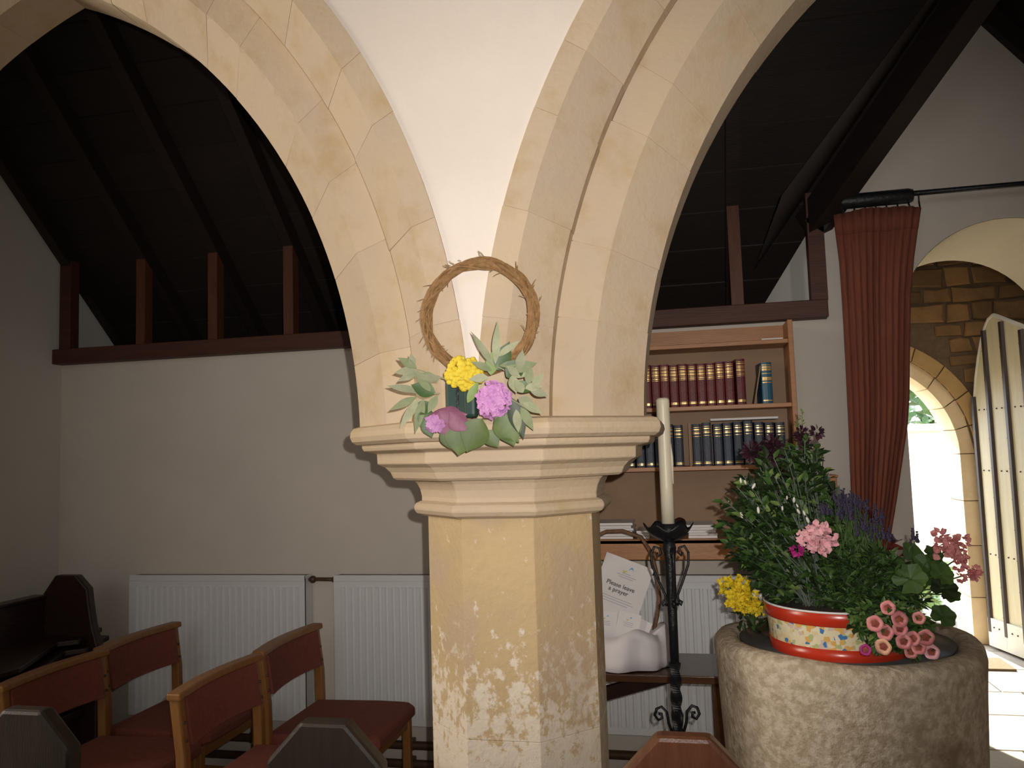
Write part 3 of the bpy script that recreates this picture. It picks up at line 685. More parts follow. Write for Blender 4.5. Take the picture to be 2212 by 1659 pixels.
BB = [(0.05, 0.004), (0.09, 0.0015), (0.70, 0.0015), (0.76, 0.004), (0.80, 0.0015), (0.85, 0.005), (0.91, 0.0015)]
def px_x(cx, cy, off=(1300, 650), sc=3.017, Y=3.53): return at_y(off[0]+cx/sc, off[1]+cy/sc, Y).x
red = make_book('red_book', 0.0365, 0.186, 0.125, REDB, RB, 'dark red gilt-lettered volume in the matching row on the bookcase', 'matching red volumes on the upper shelf')
x = px_x(895, 550); i = 0
while i < 13:
    o = red if i == 0 else copy_tree(red)
    o.location = (x-i*0.0382, 3.53+random.uniform(-0.004, 0.004), SH['red']); o.scale = (1, 1, random.uniform(0.97, 1.0) if i else 1.03); i += 1
red['label'] = 'dark red gilt-lettered volume at the open end of its row, its cover showing'; red.rotation_euler = (0, 0, 0.12); del red['group']; red.location.x += 0.008
tb = make_book('teal_book', 0.042, 0.172, 0.12, TEALB, [(0.06, 0.005), (0.5, 0.004), (0.56, 0.014), (0.72, 0.003), (0.8, 0.008), (0.86, 0.008), (0.93, 0.003)], 'thick teal book with gilt lettering, standing alone beside the red volumes', None)
tb.location = (px_x(1078, 550), 3.535, SH['red']); tb.rotation_euler = (0, 0, 0.1)
lb = MB().loft([[(a, y, z) for a, z in ((0, 0), (0.005, 0), (0.037, 0.160), (0.032, 0.160))] for y in (3.54, 3.66)]).build('thin_book', BACKW)
lb.location = (px_x(992, 640), 0, SH['red']+0.0005); tag(lb, 'thin brown book leaning towards the teal book', 'book')
blue = make_book('blue_book', 0.037, 0.178, 0.125, BLUB, BB, 'dark blue gilt-lettered volume in the lower row of the bookcase', 'matching dark blue volumes on the middle shelf')
bxs = [120, 183, 248, 311, 374, 437, 500, 620, 686, 757, 822, 890, 957, 1027, 1096, 1166]
for i, cx in enumerate(bxs):
    o = blue if i == 0 else copy_tree(blue)
    X = px_x(cx, 900); X = X if X < 0.4 else 0.4
    o.location = (X, 3.53+random.uniform(-0.004, 0.004), SH['blue']); o.scale = (1, 1, random.uniform(0.96, 1.03))
sl = MB().box(-0.004, 0.004, 0, 0.11, 0, 0.182).build('slim_book', BACKW); sl.location = (px_x(573, 900), 3.54, SH['blue']); tag(sl, 'slim beige booklet standing between dark blue volumes', 'book')
X0, X1 = px_x(705, 735), px_x(1150, 720)
ps = MB().box(X0, X1, 3.535, 3.66, SH['blue']+0.187, SH['blue']+0.197).build('paper_folder', PAPER, bevel=0.003); tag(ps, 'long white folder lying on top of the dark blue volumes', 'folder')
X0, X1 = px_x(1040, 228), px_x(1178, 222)
ps = MB().box(X0, X1, 3.53, 3.64, SH['top'], SH['top']+0.008).build('booklet', PAPER); tag(ps, 'pale booklet lying on the top shelf of the bookcase', 'booklet')
for k, (a, b_, n_, lab) in enumerate(((1282, 1366, 6, 'stack of loose white papers beside the pillar on the lowest shelf'), (1376, 1402, 3, 'small white card pad on the lowest shelf'), (1484, 1546, 5, 'stack of white papers on the lowest shelf behind the candle'))):
    xa, xb = at_y(a, 1150, 3.45).x, at_y(b_, 1150, 3.45).x
    r = thing('paper_stack', ((xa+xb)/2, 3.5, 1.148), lab, 'papers')
    for j in range(n_):
        d = random.uniform(-0.008, 0.008); z = 1.148+j*0.011
        MB().box(xa+d, xb+d, 3.43+d, 3.62+d, z, z+0.0095).build('sheaf', PAPER, r)
kb = MB().lathe([(0.012, 0), (0.018, 0.01), (0.012, 0.03), (0.024, 0.05), (0.026, 0.062), (0.02, 0.075), (0.006, 0.082)], 14).build('ornament', BENCHW, smooth=True)
q = at_y(1468, 1118, 3.46); kb.location = (q.x, 3.46, 1.148); tag(kb, 'small dark round ornament on the lowest shelf beside the candle', 'ornament')
q0, q1 = at_y(1782, 1072, 3.55), at_y(1808, 1026, 3.55)
wb_ = thing('collection_box', ((q0.x+q1.x)/2, 3.62, q0.z), 'small brown wooden box on the wall between bookcase and curtain', 'box')
MB().box(q0.x-0.03, q1.x, 3.56, 3.699, q0.z-0.06, q1.z-0.01).build('body', SHELFW, wb_, bevel=0.003); MB().box(q0.x-0.035, q1.x+0.005, 3.552, 3.699, q1.z-0.01, q1.z).build('lid', SHELFW, wb_, bevel=0.003)

# ------------------------------------------------------------------ side table, basket, sign
TZ = 0.708; TX0, TX1, TY0, TY1 = -0.42, 0.10, 3.03, 3.36
tt = thing('side_table', ((TX0+TX1)/2, (TY0+TY1)/2, 0), 'narrow dark wooden table below the bookcase holding the basket', 'table')
MB().box(TX0, TX1, TY0, TY1, TZ-0.028, TZ).build('table_top', TABLEW, tt, bevel=0.004)
for x in (TX0+0.035, TX1-0.035):
    for y in (TY0+0.04, TY1-0.04): MB().box(x-0.018, x+0.018, y-0.018, y+0.018, 0, TZ-0.028).build('leg', TABLEW, tt, bevel=0.003)
MB().box(TX0+0.03, TX1-0.03, TY1-0.05, TY1-0.03, TZ-0.08, TZ-0.028).build('apron', TABLEW, tt)
MB().beam((TX0+0.04, TY0+0.05, TZ-0.095), (TX1-0.1, TY1-0.06, TZ-0.04), 0.022, 0.05).build('brace', BENCHW, tt, bevel=0.003)
bk = thing('wicker_basket', (-0.26, 3.2, TZ), 'wicker basket with tall hoop handle on the dark side table', 'basket')
bcx, bcy = -0.285, 3.19
mb = MB()
for j in range(7):
    z = TZ+0.008+j*0.011; rx = 0.125+0.004*j
    mb.tube([(bcx+rx*math.cos(t), bcy+(rx-0.035)*math.sin(t), z) for t in frange(0, 2*math.pi, 28)], 0.0065, 5, cap=False)
mb.build('weave', WICK, bk)
MB().lathe([(0.09, 0), (0.10, 0.004)], 20, (bcx, bcy, TZ)).build('base', WICK, bk)
hp = [at_y(*q, 3.2) for q in ((1250, 1230), (1268, 1185), (1285, 1160), (1310, 1148), (1345, 1147), (1385, 1160), (1408, 1195), (1421, 1250), (1425, 1290), (1420, 1330), (1412, 1365), (1408, 1400))]
MB().tube(hp, 0.0075, 6).build('handle', WICK, bk, smooth=True)
# white cloth spilling over the rim
rd = random.Random(8); rings = []; n = 48
for j, (k, z) in enumerate(((0.50, 0.075), (0.80, 0.10), (1.02, 0.125), (1.18, 0.135), (1.30, 0.10), (1.34, 0.05), (1.36, 0.004))):
    rings.append([(bcx+0.138*(k+0.07*math.sin(9*t+j*0.5)*(j > 1))*math.cos(t), bcy+0.112*(k+0.07*math.sin(9*t+j*0.5)*(j > 1))*math.sin(t), TZ+max(0.003, z+0.016*math.sin(5*t+1.0)*(1 if j < 6 else 0.15))) for t in [2*math.pi*q/n for q in range(n)]])
cl = MB().loft(rings, cap0=True, cap1=False).build('cloth', CLOTH, smooth=True, solid=0.002); tag(cl, 'white crumpled cloth lining the wicker basket', 'cloth')
def card(name, c0, ux, uy, w, h, label, cat='card', group=None):
    """thin sheet: c0 lower-left corner, ux/uy unit vectors"""
    c0, ux, uy = Vector(c0), Vector(ux).normalized(), Vector(uy).normalized(); n_ = ux.cross(uy).normalized()
    r = thing(name, c0, label, cat, group)
    MB().loft([[c0+ux*a*w+uy*b_*h+n_*d for a, b_ in ((0, 0), (1, 0), (1, 1), (0, 1))] for d in (-0.001, 0.0)]).build('sheet', PAPER, r)
    return r, (lambda a, b_: c0+ux*a+uy*b_+n_*0.0008), ux, uy, n_
def strip(mb, pt, x0, x1, y, t): mb.add([pt(x0, y), pt(x1, y), pt(x1, y+t), pt(x0, y+t)], [(0, 1, 2, 3)])
def swoosh(pt, cx, cy, s, r):
    for sg, m_, nm in ((-1, INKY, 'logo_olive'), (1, INKB, 'logo_blue')):
        mb = MB(); L_, R_ = [], []
        for k in range(9):
            t = k/8; a = math.pi*(0.05+0.9*t)
            x = cx+sg*s*(0.1+0.75*t); y = cy-sg*s*0.45*math.sin(a)*(1 if sg > 0 else 1)*(-1)
            w_ = s*0.28*math.sin(math.pi*(0.15+0.8*t))
            L_.append(pt(x, y-w_/2)); R_.append(pt(x, y+w_/2))
        for k in range(8): mb.add([L_[k], L_[k+1], R_[k+1], R_[k]], [(0, 1, 2, 3)])
        mb.build(nm, m_, r)
# the A4 sign: corners from the photograph on a plane over the basket
TLc, TRc = at_y(1311, 1192, 3.24), at_y(1413, 1231, 3.26)
ux = (TRc-TLc).normalized(); up_ = Vector((0, 0.10, 1)); uy = (up_-ux*up_.dot(ux)).normalized()
wS = (TRc-TLc).length; hS = wS*1.38
sg, pt, ux, uy, nn = card('prayer_sign', TLc-uy*hS, ux, uy, wS, hS, 'white paper sign asking for a prayer, propped askew in the basket', 'sign')
swoosh(pt, wS*0.52, hS*0.86, wS*0.13, sg)
mb = MB()
for i_, (y, a, b_) in enumerate(((0.795, 0.42, 0.60), (0.765, 0.33, 0.72), (0.735, 0.38, 0.68))): strip(mb, pt, wS*a, wS*b_, hS*y, hS*0.010)
for y, a, b_ in ((0.42, 0.14, 0.80), (0.385, 0.10, 0.84), (0.35, 0.22, 0.74)): strip(mb, pt, wS*a, wS*b_, hS*y, hS*0.009)
mb.build('small_print', INKG, sg)
def text(s_, cx, cy, size, mat, r, pt, ux, uy, nn):
    cu = bpy.data.curves.new('lettering', 'FONT'); cu.body = s_; cu.size = size; cu.align_x = 'CENTER'; cu.offset = size*0.012
    o = bpy.data.objects.new('lettering', cu); COL.objects.link(o)
    me = bpy.data.meshes.new_from_object(o.evaluated_get(bpy.context.evaluated_depsgraph_get()))
    bpy.data.objects.remove(o)
    me.materials.clear(); me.materials.append(mat)
    for v in me.vertices: v.co = pt(cx+v.co.x, cy+v.co.y)
    ob = bpy.data.objects.new('lettering', me); COL.objects.link(ob); ob.parent = r; ob.location = -r.location
text('Please leave', wS*0.48, hS*0.585, wS*0.122, INKD, sg, pt, ux, uy, nn)
text('a prayer', wS*0.47, hS*0.505, wS*0.122, INKD, sg, pt, ux, uy, nn)
for k, (q0, q1, hh, yy, lab) in enumerate((((1287, 1318), (1333, 1322), 0.16, 3.17, 'small white card with logo beside the pillar in the basket'), ((1338, 1318), (1386, 1330), 0.16, 3.15, 'small white card with logo in the middle of the basket'), ((1384, 1336), (1410, 1348), 0.13, 3.16, 'plain white card leaning by the basket handle'))):
    a_, b_ = at_y(*q0, yy), at_y(*q1, yy); u_ = (b_-a_).normalized(); v_ = Vector((-0.15 if k == 0 else 0.02, 0.12, 1)); v_ = (v_-u_*v_.dot(u_)).normalized()
    w_ = (b_-a_).length
    r, p_, _, _, _ = card('prayer_card', a_-v_*hh, u_, v_, w_, hh, lab)
    if k < 2:
        swoosh(p_, w_*0.5, hh*0.86, w_*0.16, r); mb = MB()
        for y in (0.76, 0.72, 0.68): strip(mb, p_, w_*0.3, w_*0.7, hh*y, hh*0.012)
        mb.build('small_print', INKG, r)
# ------------------------------------------------------------------ candle stand
CXs, CYs = at_y(1443, 1120, 2.52).x, 2.52
def cpt(px, py): return at_y(px, py, CYs)
zt = cpt(1443, 1122).z
cs = thing('candle_stand', (CXs, CYs, 0), 'black wrought-iron floor candlestick with scrolls, between pillar and font', 'candlestick')
def cx_at(z): return CXs
zb = 0.0
MB().lathe([(0.021, zt-0.012), (0.022, zt-0.052), (0.016, zt-0.06)], 16, (CXs, CYs, 0)).build('candle_cup', IRON, cs, smooth=True)
n = 32; rings = []
for r0, z in ((0.016, zt-0.065), (0.03, zt-0.060), (0.05, zt-0.048), (0.066, zt-0.028), (0.072, zt-0.020)):
    rings.append([(CXs+r0*(1+0.05*math.cos(6*t))*math.cos(t), CYs+r0*(1+0.05*math.cos(6*t))*math.sin(t), z+(0.010*math.cos(6*t) if r0 > 0.06 else 0)) for t in [2*math.pi*k/n for k in range(n)]])
MB().loft(rings, cap1=False).build('drip_pan', IRON, cs, smooth=True, solid=0.003)
MB().lathe([(0.013, zt-0.42), (0.014, zt-0.30), (0.016, zt-0.12), (0.020, zt-0.085), (0.016, zt-0.06)], 12, (CXs, CYs, 0)).build('upper_shaft', IRON, cs, smooth=True)
rings = []                                 # twisted square bar
for k in range(90):
    z = zt-0.42-(zt-0.42-0.30)*k/89; tw = k*0.20
    rings.append([(CXs+0.0175*math.cos(tw+j*math.pi/2), CYs+0.0175*math.sin(tw+j*math.pi/2), z) for j in range(4)])
MB().loft(rings).build('twisted_shaft', IRON, cs)
MB().lathe([(0.02, 0.10), (0.022, 0.30), (0.016, 0.32)], 12, (CXs, CYs, 0)).build('lower_shaft', IRON, cs, smooth=True)
def spiral(c, r0, r1, a0, turns, n=26): return [(c[0]+(r0+(r1-r0)*k/n)*math.cos(a0+turns*2*math.pi*k/n), c[1]+(r0+(r1-r0)*k/n)*math.sin(a0+turns*2*math.pi*k/n)) for k in range(n+1)]
for ang in (0.0, math.pi/2, math.pi, 3*math.pi/2):
    ca, sa = math.cos(ang+0.21), math.sin(ang+0.21)
    P3 = lambda r, z: (CXs+r*ca, CYs+r*sa, z)
    # heart-shaped scroll under the pan
    pr = [(0.016, zt-0.255), (0.024, zt-0.238), (0.03, zt-0.244), (0.027, zt-0.254), (0.020, zt-0.246), (0.018, zt-0.225), (0.035, zt-0.185), (0.054, zt-0.135), (0.056, zt-0.10), (0.045, zt-0.08), (0.03, zt-0.085), (0.026, zt-0.10), (0.034, zt-0.108), (0.038, zt-0.098)]
    MB().tube([P3(*q) for q in pr], 0.0042, 6).build('scroll', IRON, cs, smooth=True)
    # foot scroll
    zs = cpt(1420, 1545).z
    pr = [(0.016, zs-0.05), (0.026, zs-0.02), (0.03, zs+0.012), (0.045, zs+0.028), (0.06, zs+0.022), (0.066, zs+0.004), (0.056, zs-0.010), (0.044, zs-0.004), (0.046, zs+0.008), (0.054, zs+0.008)]
    MB().tube([P3(*q) for q in pr], 0.0045, 6).build('scroll', IRON, cs, smooth=True)
    MB().tube([P3(0.015, 0.14), P3(0.05, 0.12), P3(0.09, 0.05), P3(0.12, 0.012)], [0.012, 0.011, 0.010, 0.012], 8).build('foot', IRON, cs, smooth=True)
ztop = cpt(1428, 860).z
cd = thing('altar_candle', (CXs, CYs, zt-0.012), 'tall cream pillar candle on the iron stand', 'candle')
MB().lathe([(0.0195, zt-0.012), (0.0195, zt+0.1), (0.0200, ztop-0.03), (0.0205, ztop-0.008), (0.018, ztop), (0.008, ztop-0.005)], 24, (CXs, CYs, 0)).build('wax', WAX, cd, smooth=True)
MB().tube([(CXs, CYs, ztop-0.006), (CXs+0.001, CYs, ztop+0.004)], 0.0012, 6).build('wick', IRON, cd)
MB().tube([(CXs+0.019, CYs-0.006, ztop-0.14), (CXs+0.0205, CYs-0.006, ztop-0.18), (CXs+0.0205, CYs-0.006, ztop-0.26)], [0.001, 0.0035, 0.002], 6).build('wax_run', WAX, cd, smooth=True)

# ------------------------------------------------------------------ curtain
ro = thing('curtain_rod', (1.0, 3.6, 2.54), 'thin dark curtain rod across the gable above the door', 'rod')
z_ = 2.541
MB().tube([(0.66, 3.60, z_), (2.0, 3.60, z_)], 0.011, 10).build('rod', IRON, ro, smooth=True)
MB().tube([(0.672, 3.60, z_-0.010), (0.69, 3.60, z_-0.010), (0.95, 3.60, z_-0.008), (0.966, 3.60, z_-0.008)], [0.026, 0.031, 0.031, 0.026], 14).build('sleeve', IRON, ro, smooth=True)
for x in (0.72, 1.9): MB().box(x-0.012, x+0.012, 3.60, 3.70, z_-0.015, z_+0.015).build('bracket', IRON, ro)
MB().ball((2.01, 3.60, z_), 0.02, 10, 8).build('finial', IRON, ro, smooth=True)
edge = [(456, 1800, 1990), (500, 1806, 1984), (560, 1814, 1976), (640, 1820, 1969), (760, 1827, 1967), (860, 1832, 1966), (920, 1835, 1962), (1000, 1838, 1950), (1080, 1842, 1938), (1150, 1847, 1926), (1250, 1853, 1915), (1380, 1860, 1925), (1560, 1866, 1940)]
rows = []; nu = 72
for j, (py, a, b_) in enumerate(edge):
    P0, P1 = at_y(a, py, 3.58), at_y(b_, py, 3.58); zz_ = (P0.z+P1.z)/2
    amp = 0.0055 if j > 1 else 0.005
    rows.append([(P0.x+(P1.x-P0.x)*u, 3.585+amp*math.sin(u*2*math.pi*11+0.15*j)+0.010*math.sin(u*13+0.3*j), zz_+(0.016*math.sin(math.pi*u) if j == 0 else 0)) for u in frange(0, 1, nu)])
cu = thing('door_curtain', (0.8, 3.585, 0.3), 'long rust-red pleated curtain drawn aside from the door', 'curtain')
MB().loft(rows, closed=False).build('drape', CURT, cu, smooth=True, solid=0.003)
hd = [[(x, y-0.004, z) for x, y, z in rows[0]], [(x, y-0.004, z) for x, y, z in rows[1]]]
MB().loft(hd, closed=False).build('heading', CURT, cu, smooth=True, solid=0.003)
for k in range(9):
    x, y, z = rows[0][int(k*nu/8)]; MB().tube([(x, y, z-0.006), (x, 3.60, z+0.03), (x, 3.60, 2.535)], 0.003, 6).build('curtain_ring', IRON, cu)

# ------------------------------------------------------------------ font
FX, FY = 0.385, 2.375
def wob(r, t, z, a=0.006): return r*(1+a*math.sin(3*t+z*7)+a*0.7*math.sin(7*t+z*13)+a*0.5*math.sin(11*t-z*5))
def ring(r, z, n=64, a=0.006, dz=0.0): return [(FX+wob(r, t, z, a)*math.cos(t), FY+wob(r, t, z, a)*math.sin(t), z+dz*math.sin(2*t+0.6)+dz*0.6*math.sin(5*t)) for t in [2*math.pi*k/n for k in range(n)]]
ft = thing('stone_font', (FX, FY, 0), 'rough round stone font holding a tub of flowers', 'font')
MB().loft([ring(0.30, 0.0), ring(0.30, 0.12), ring(0.285, 0.16), ring(0.305, 0.40), ring(0.322, 0.70), ring(0.334, 0.90), ring(0.339, 0.968, dz=0.004), ring(0.336, 0.984, dz=0.005), ring(0.325, 0.997, dz=0.004), ring(0.300, 1.001, dz=0.004), ring(0.284, 0.998, dz=0.003), ring(0.274, 0.985), ring(0.268, 0.95), ring(0.262, 0.90)]).build('basin', FONTST, ft, smooth=True)
MB().loft([ring(0.270, 0.992, a=0.003), ring(0.268, 0.985, a=0.003), ring(0.262, 0.979, a=0.003), ring(0.23, 0.977, a=0.003)]).build('lead_lining', LEAD, ft, smooth=True)
# flower tub
TX, TYc, TZb, TZt = 0.362, 2.29, 0.978, 1.112
tbp = thing('flower_tub', (TX, TYc, TZb), 'round enamelled tub with red bands and printed fruit pattern, on the font', 'tub')
prof = lambda z: 0.168+(z-TZb)/(TZt-TZb)*0.014
def lat(prs, nm, mat, **k): return MB().lathe(prs, 64, (TX, TYc, 0), **k).build(nm, mat, tbp, smooth=True)
lat([(0.160, TZb), (prof(TZb)+0.003, TZb+0.002), (prof(TZb+0.04)+0.003, TZb+0.042), (prof(TZb+0.04), TZb+0.043)], 'lower_band', REDE)
lat([(prof(TZb+0.043), TZb+0.042), (prof(TZt-0.036), TZt-0.036)], 'printed_band', BAND, cap0=False, cap1=False)
lat([(prof(TZt-0.037)+0.001, TZt-0.037), (prof(TZt-0.03)+0.004, TZt-0.033), (prof(TZt-0.006)+0.004, TZt-0.005), (prof(TZt)+0.001, TZt-0.003)], 'upper_band', REDE, cap0=False, cap1=False)
MB().tube([(TX+0.184*math.cos(t), TYc+0.184*math.sin(t), TZt-0.002) for t in frange(0, 2*math.pi, 48)], 0.0028, 6, cap=False).build('rim', RADW, tbp, smooth=True)
lat([(0.181, TZt-0.004), (0.180, TZt-0.02), (0.10, TZt-0.015), (0.02, TZt-0.012)], 'soil', SOIL, cap0=False)

# ------------------------------------------------------------------ plants in the tub
def inside(px, py, poly):
    c = False; n_ = len(poly)
    for i in range(n_):
        (x1, y1), (x2, y2) = poly[i], poly[(i+1) % n_]
        if (y1 > py) != (y2 > py) and px < (x2-x1)*(py-y1)/(y2-y1)+x1: c = not c
    return c
def sample(poly, rd):
    xs_ = [p_[0] for p_ in poly]; ys_ = [p_[1] for p_ in poly]
    while True:
        a, b_ = rd.uniform(min(xs_), max(xs_)), rd.uniform(min(ys_), max(ys_))
        if inside(a, b_, poly): return a, b_
def bushy(name, label, poly, Y, dY, base, n_st, n_lf, L, wd, mats, seed, cat='plant', stem=LEAFD, droop=0.1):
    rd = random.Random(seed); root = thing(name, base, label, cat)
    st = MB(); lfs = [MB() for _ in mats]
    for i in range(n_st):
        a, b_ = sample(poly, rd); T = at_y(a, b_, Y+rd.uniform(-dY, dY)); B_ = Vector(base)+Vector((rd.uniform(-0.05, 0.05), rd.uniform(-0.04, 0.04), 0))
        mid = B_.lerp(T, 0.55)+Vector((rd.uniform(-0.02, 0.02), rd.uniform(-0.02, 0.02), 0.025))
        cv = [B_.lerp(mid, t).lerp(mid.lerp(T, t), t) for t in frange(0, 1, 8)]
        st.tube(cv, [0.0022]*5+[0.0016]*4, 4)
        for k in range(n_lf):
            t = 0.35+0.65*rd.random()**0.7; j = min(7, int(t*8)); p_ = cv[j].lerp(cv[j+1], t*8-j)
            d = (cv[j+1]-cv[j]).normalized()*0.5+Vector((rd.uniform(-1, 1), rd.uniform(-1, 1), rd.uniform(-0.5, 0.8)))
            w_ = rd.choices(range(len(mats)), [m_[1] for m_ in mats])[0]; s_ = rd.uniform(0.7, 1.25)
            lfs[w_].leaf(p_, d, (rd.uniform(-0.6, 0.6), -0.7+rd.uniform(-0.5, 0.5), 1), L*s_, wd*s_, 0.2+droop, 0.2, 3)
    st.build('stems', stem, root)
    for mb_, m_ in zip(lfs, mats):
        if mb_.v: mb_.build(m_[2] if len(m_) > 2 else 'leaves', m_[0], root, kind='stuff')
    return root
base0 = (0.33, 2.30, 1.095)
bushy('fuchsia_bush', 'tall dark green bush with pale-edged leaves at the tub side facing the pillar', [(1575, 1050), (1600, 1020), (1640, 985), (1700, 935), (1770, 960), (1800, 1050), (1850, 1130), (1860, 1260), (1830, 1300), (1660, 1300), (1590, 1215), (1560, 1180), (1545, 1130), (1553, 1085)], 2.36, 0.09, base0, 285, 18, 0.032, 0.016, [(LEAFD, 6), (LEAFG, 2.5), (LEAFL, 0.5, 'pale_leaves')], 31)
bushy('filler_plant', 'fine feathery green plant filling the middle of the tub', [(1780, 1190), (1880, 1170), (1960, 1210), (2000, 1300), (1960, 1350), (1830, 1330), (1760, 1310)], 2.24, 0.06, (0.42, 2.26, 1.095), 190, 18, 0.024, 0.008, [(LEAFG, 5), (LEAFD, 3)], 32)
bushy('trailing_petunia', 'trailing plant with small pink dark-eyed flowers spilling over the tub rim', [(1820, 1330), (1900, 1300), (1960, 1320), (2010, 1340), (2030, 1400), (1960, 1425), (1890, 1405), (1850, 1380)], 2.085, 0.03, (0.44, 2.16, 1.10), 130, 14, 0.020, 0.010, [(LEAFG, 5), (LEAFD, 2), (LEAFL, 0.6)], 33)
pet = [o for o in COL.objects if o.name == 'trailing_petunia'][0]
def small_flower(root, p_, face, r_, mat, eye):
    face = Vector(face).normalized(); u_ = face.orthogonal().normalized(); v_ = face.cross(u_); mb = MB(); n_ = 20
    ri = lambda rr, d, k_: [p_+(u_*math.cos(2*math.pi*k/n_)+v_*math.sin(2*math.pi*k/n_))*rr*(1+k_*math.cos(5*2*math.pi*k/n_))+face*d for k in range(n_)]
    o = MB().loft([ri(r_*0.12, -r_*1.2, 0), ri(r_*0.25, -r_*0.25, 0), ri(r_*0.65, 0, 0.02), ri(r_, r_*0.08, 0.05), ri(r_*0.98, r_*0.02, 0.05)], cap1=False).build('flower', mat, root, smooth=True)
    MB().loft([ri(r_*0.46, -r_*0.02, 0.12), ri(r_*0.25, r_*0.0, 0), ri(r_*0.05, r_*0.03, 0)]).build('throat', eye, o)
for px, py, r_, m_ in ((1918, 1313, 15, CALI), (1943, 1338, 17, CALI), (1890, 1347, 17, CALI), (1944, 1359, 15, CALI), (1912, 1366, 17, CALI), (1908, 1397, 17, PEACH), (1952, 1386, 16, CALI), (1972, 1379, 15, CALI), (2000, 1377, 17, CALI), (1870, 1404, 12, MAGEN), (1984, 1398, 15, CALI), (1968, 1408, 14, SALM), (1985, 1335, 13, SALM), (2012, 1408, 16, PINK)):
    Y_ = 2.05; p_ = at_y(px, py, Y_)
    small_flower(pet, p_, Vector((0, 0, EYE))-p_+Vector((random.uniform(-0.9, 0.7), 0, random.uniform(-0.6, 0.5))), r_/F*2.12*0.92, m_, CALIC)
# lavender
rd = random.Random(41); lv = thing('lavender', (0.44, 2.32, 1.095), 'lavender with dark purple flower spikes in the tub', 'plant')
st, hd_ = MB(), MB()
for i in range(150):
    px = rd.gauss(1845, 48); top = 1075+abs(px-1815)*0.55+rd.uniform(-15, 60)
    T = at_y(px, top, 2.32+rd.uniform(-0.06, 0.08)); B_ = Vector((0.40+(T.x-0.40)*0.55+rd.uniform(-0.03, 0.03), 2.30+rd.uniform(-0.05, 0.05), 1.095))
    mid = B_.lerp(T, 0.6)+Vector((rd.uniform(-0.01, 0.01), 0, 0.01)); st.tube([B_, mid, T], [0.0016, 0.0013, 0.001], 3)
    if rd.random() < 0.8:
        for k in range(5): hd_.ball(T+Vector((rd.uniform(-0.003, 0.003), rd.uniform(-0.003, 0.003), 0.006*k-0.006)), 0.0058-0.0006*k, 5, 4)
    for k in range(4):
        t = rd.uniform(0.15, 0.8); st.leaf(B_.lerp(T, t), (rd.uniform(-0.5, 0.5), rd.uniform(-0.5, 0.5), 1), (0, -1, 0.2), 0.032, 0.0035, 0.1, 0.1, 2)
st.build('stems', LEAFLAV, lv, kind='stuff'); hd_.build('flower_spikes', LAV, lv, kind='stuff')
# frilled blooms
def frilly(root, c, r_, mat, seed, n_=46, petal=0.55, name='petal'):
    rd = random.Random(seed); c = Vector(c); mb = MB()
    for k in range(n_):
        z = rd.uniform(-0.35, 1); t = rd.uniform(0, 6.283); s_ = math.sqrt(max(0, 1-z*z))
        tow = (Vector((0, 0, EYE))-c).normalized(); u_ = tow.orthogonal().normalized(); v_ = tow.cross(u_)
        d = tow*z+(u_*math.cos(t)+v_*math.sin(t))*s_
        mb.leaf(c+d*r_*0.30, d, rv(), r_*0.72*rd.uniform(0.85, 1.12), r_*petal*rd.uniform(0.8, 1.2), rd.uniform(-0.3, 0.3), rd.uniform(-0.5, 0.5), 3)
    return mb.build(name, mat, root, kind='stuff')
def ruffle(root, c, r_, mat, seed, n_=150):
    rd = random.Random(seed); c = Vector(c); mb = MB()
    for k in range(n_):
        d = Vector((rd.gauss(0, 1), rd.gauss(0, 1), rd.gauss(0, 1))).normalized(); q = rd.uniform(0.35, 0.85)
        e = (d*0.7+Vector((rd.uniform(-1, 1), rd.uniform(-1, 1), rd.uniform(-1, 1)))).normalized()
        mb.leaf(c+d*r_*q, e, rd.choice((1, -1))*d+Vector((rd.uniform(-1, 1), rd.uniform(-1, 1), rd.uniform(-1, 1))), r_*0.38, r_*0.42, rd.uniform(-0.4, 0.4), rd.uniform(-0.5, 0.5), 3)
    return mb.build('bloom', mat, root, kind='stuff')
def stem_to(root, B_, T, r_=0.002, mat=LEAFD):
    B_, T = Vector(B_), Vector(T); m_ = B_.lerp(T, 0.5)+Vector((0, 0, 0.02)); MB().tube([B_, B_.lerp(m_, 0.5).lerp(m_.lerp(T, 0.5), 0.3), m_, T], r_, 5).build('stem', mat, root)
sc = 2.18/F
c1 = at_y(1768, 1165, 2.16)
o = thing('pink_carnation', (0.36, 2.25, 1.095), 'single pale pink frilled carnation standing out from the green', 'flower'); stem_to(o, (0.36, 2.25, 1.095), c1, mat=LEAFG)
ruffle(o, c1, 35*sc, PINK, 5, 190); ruffle(o, at_y(1739, 1163, 2.17), 20*sc, PINK, 6, 80)
c1 = at_y(1721, 1188, 2.17); o = thing('fuchsia_flower', (0.33, 2.25, 1.095), 'small magenta fuchsia flower hanging beside the pink carnation', 'flower'); stem_to(o, (0.33, 2.25, 1.095), c1+Vector((0, 0, 0.012)))
frilly(o, c1, 17*sc, MAGEN, 7, 24, 0.7, 'bloom')
rd = random.Random(78)
for i, (px, py, r_, lab) in enumerate(((1652, 985, 46, 'large wine-dark flower head above the bush, against the blue books'), (1745, 948, 32, 'wine-dark flower head on the tallest stem beside the bookcase edge'), (1712, 1003, 17, 'small wine-dark flower between two larger heads'))):
    c1 = at_y(px, py, 2.36); o = thing('wine_flower', (0.32, 2.33, 1.095), lab, 'flower'); stem_to(o, (0.32, 2.33, 1.095), c1); [frilly(o, c1+Vector((rd.uniform(-1, 1)*r_*0.6, rd.uniform(-0.2, 0.2)*r_, rd.uniform(-1, 1)*r_*0.6))*(2.32/F), r_*0.55*2.32/F, WINE, 50+i*7+k, 34, 0.4, 'bloom') for k in range(5)]
rd = random.Random(77)
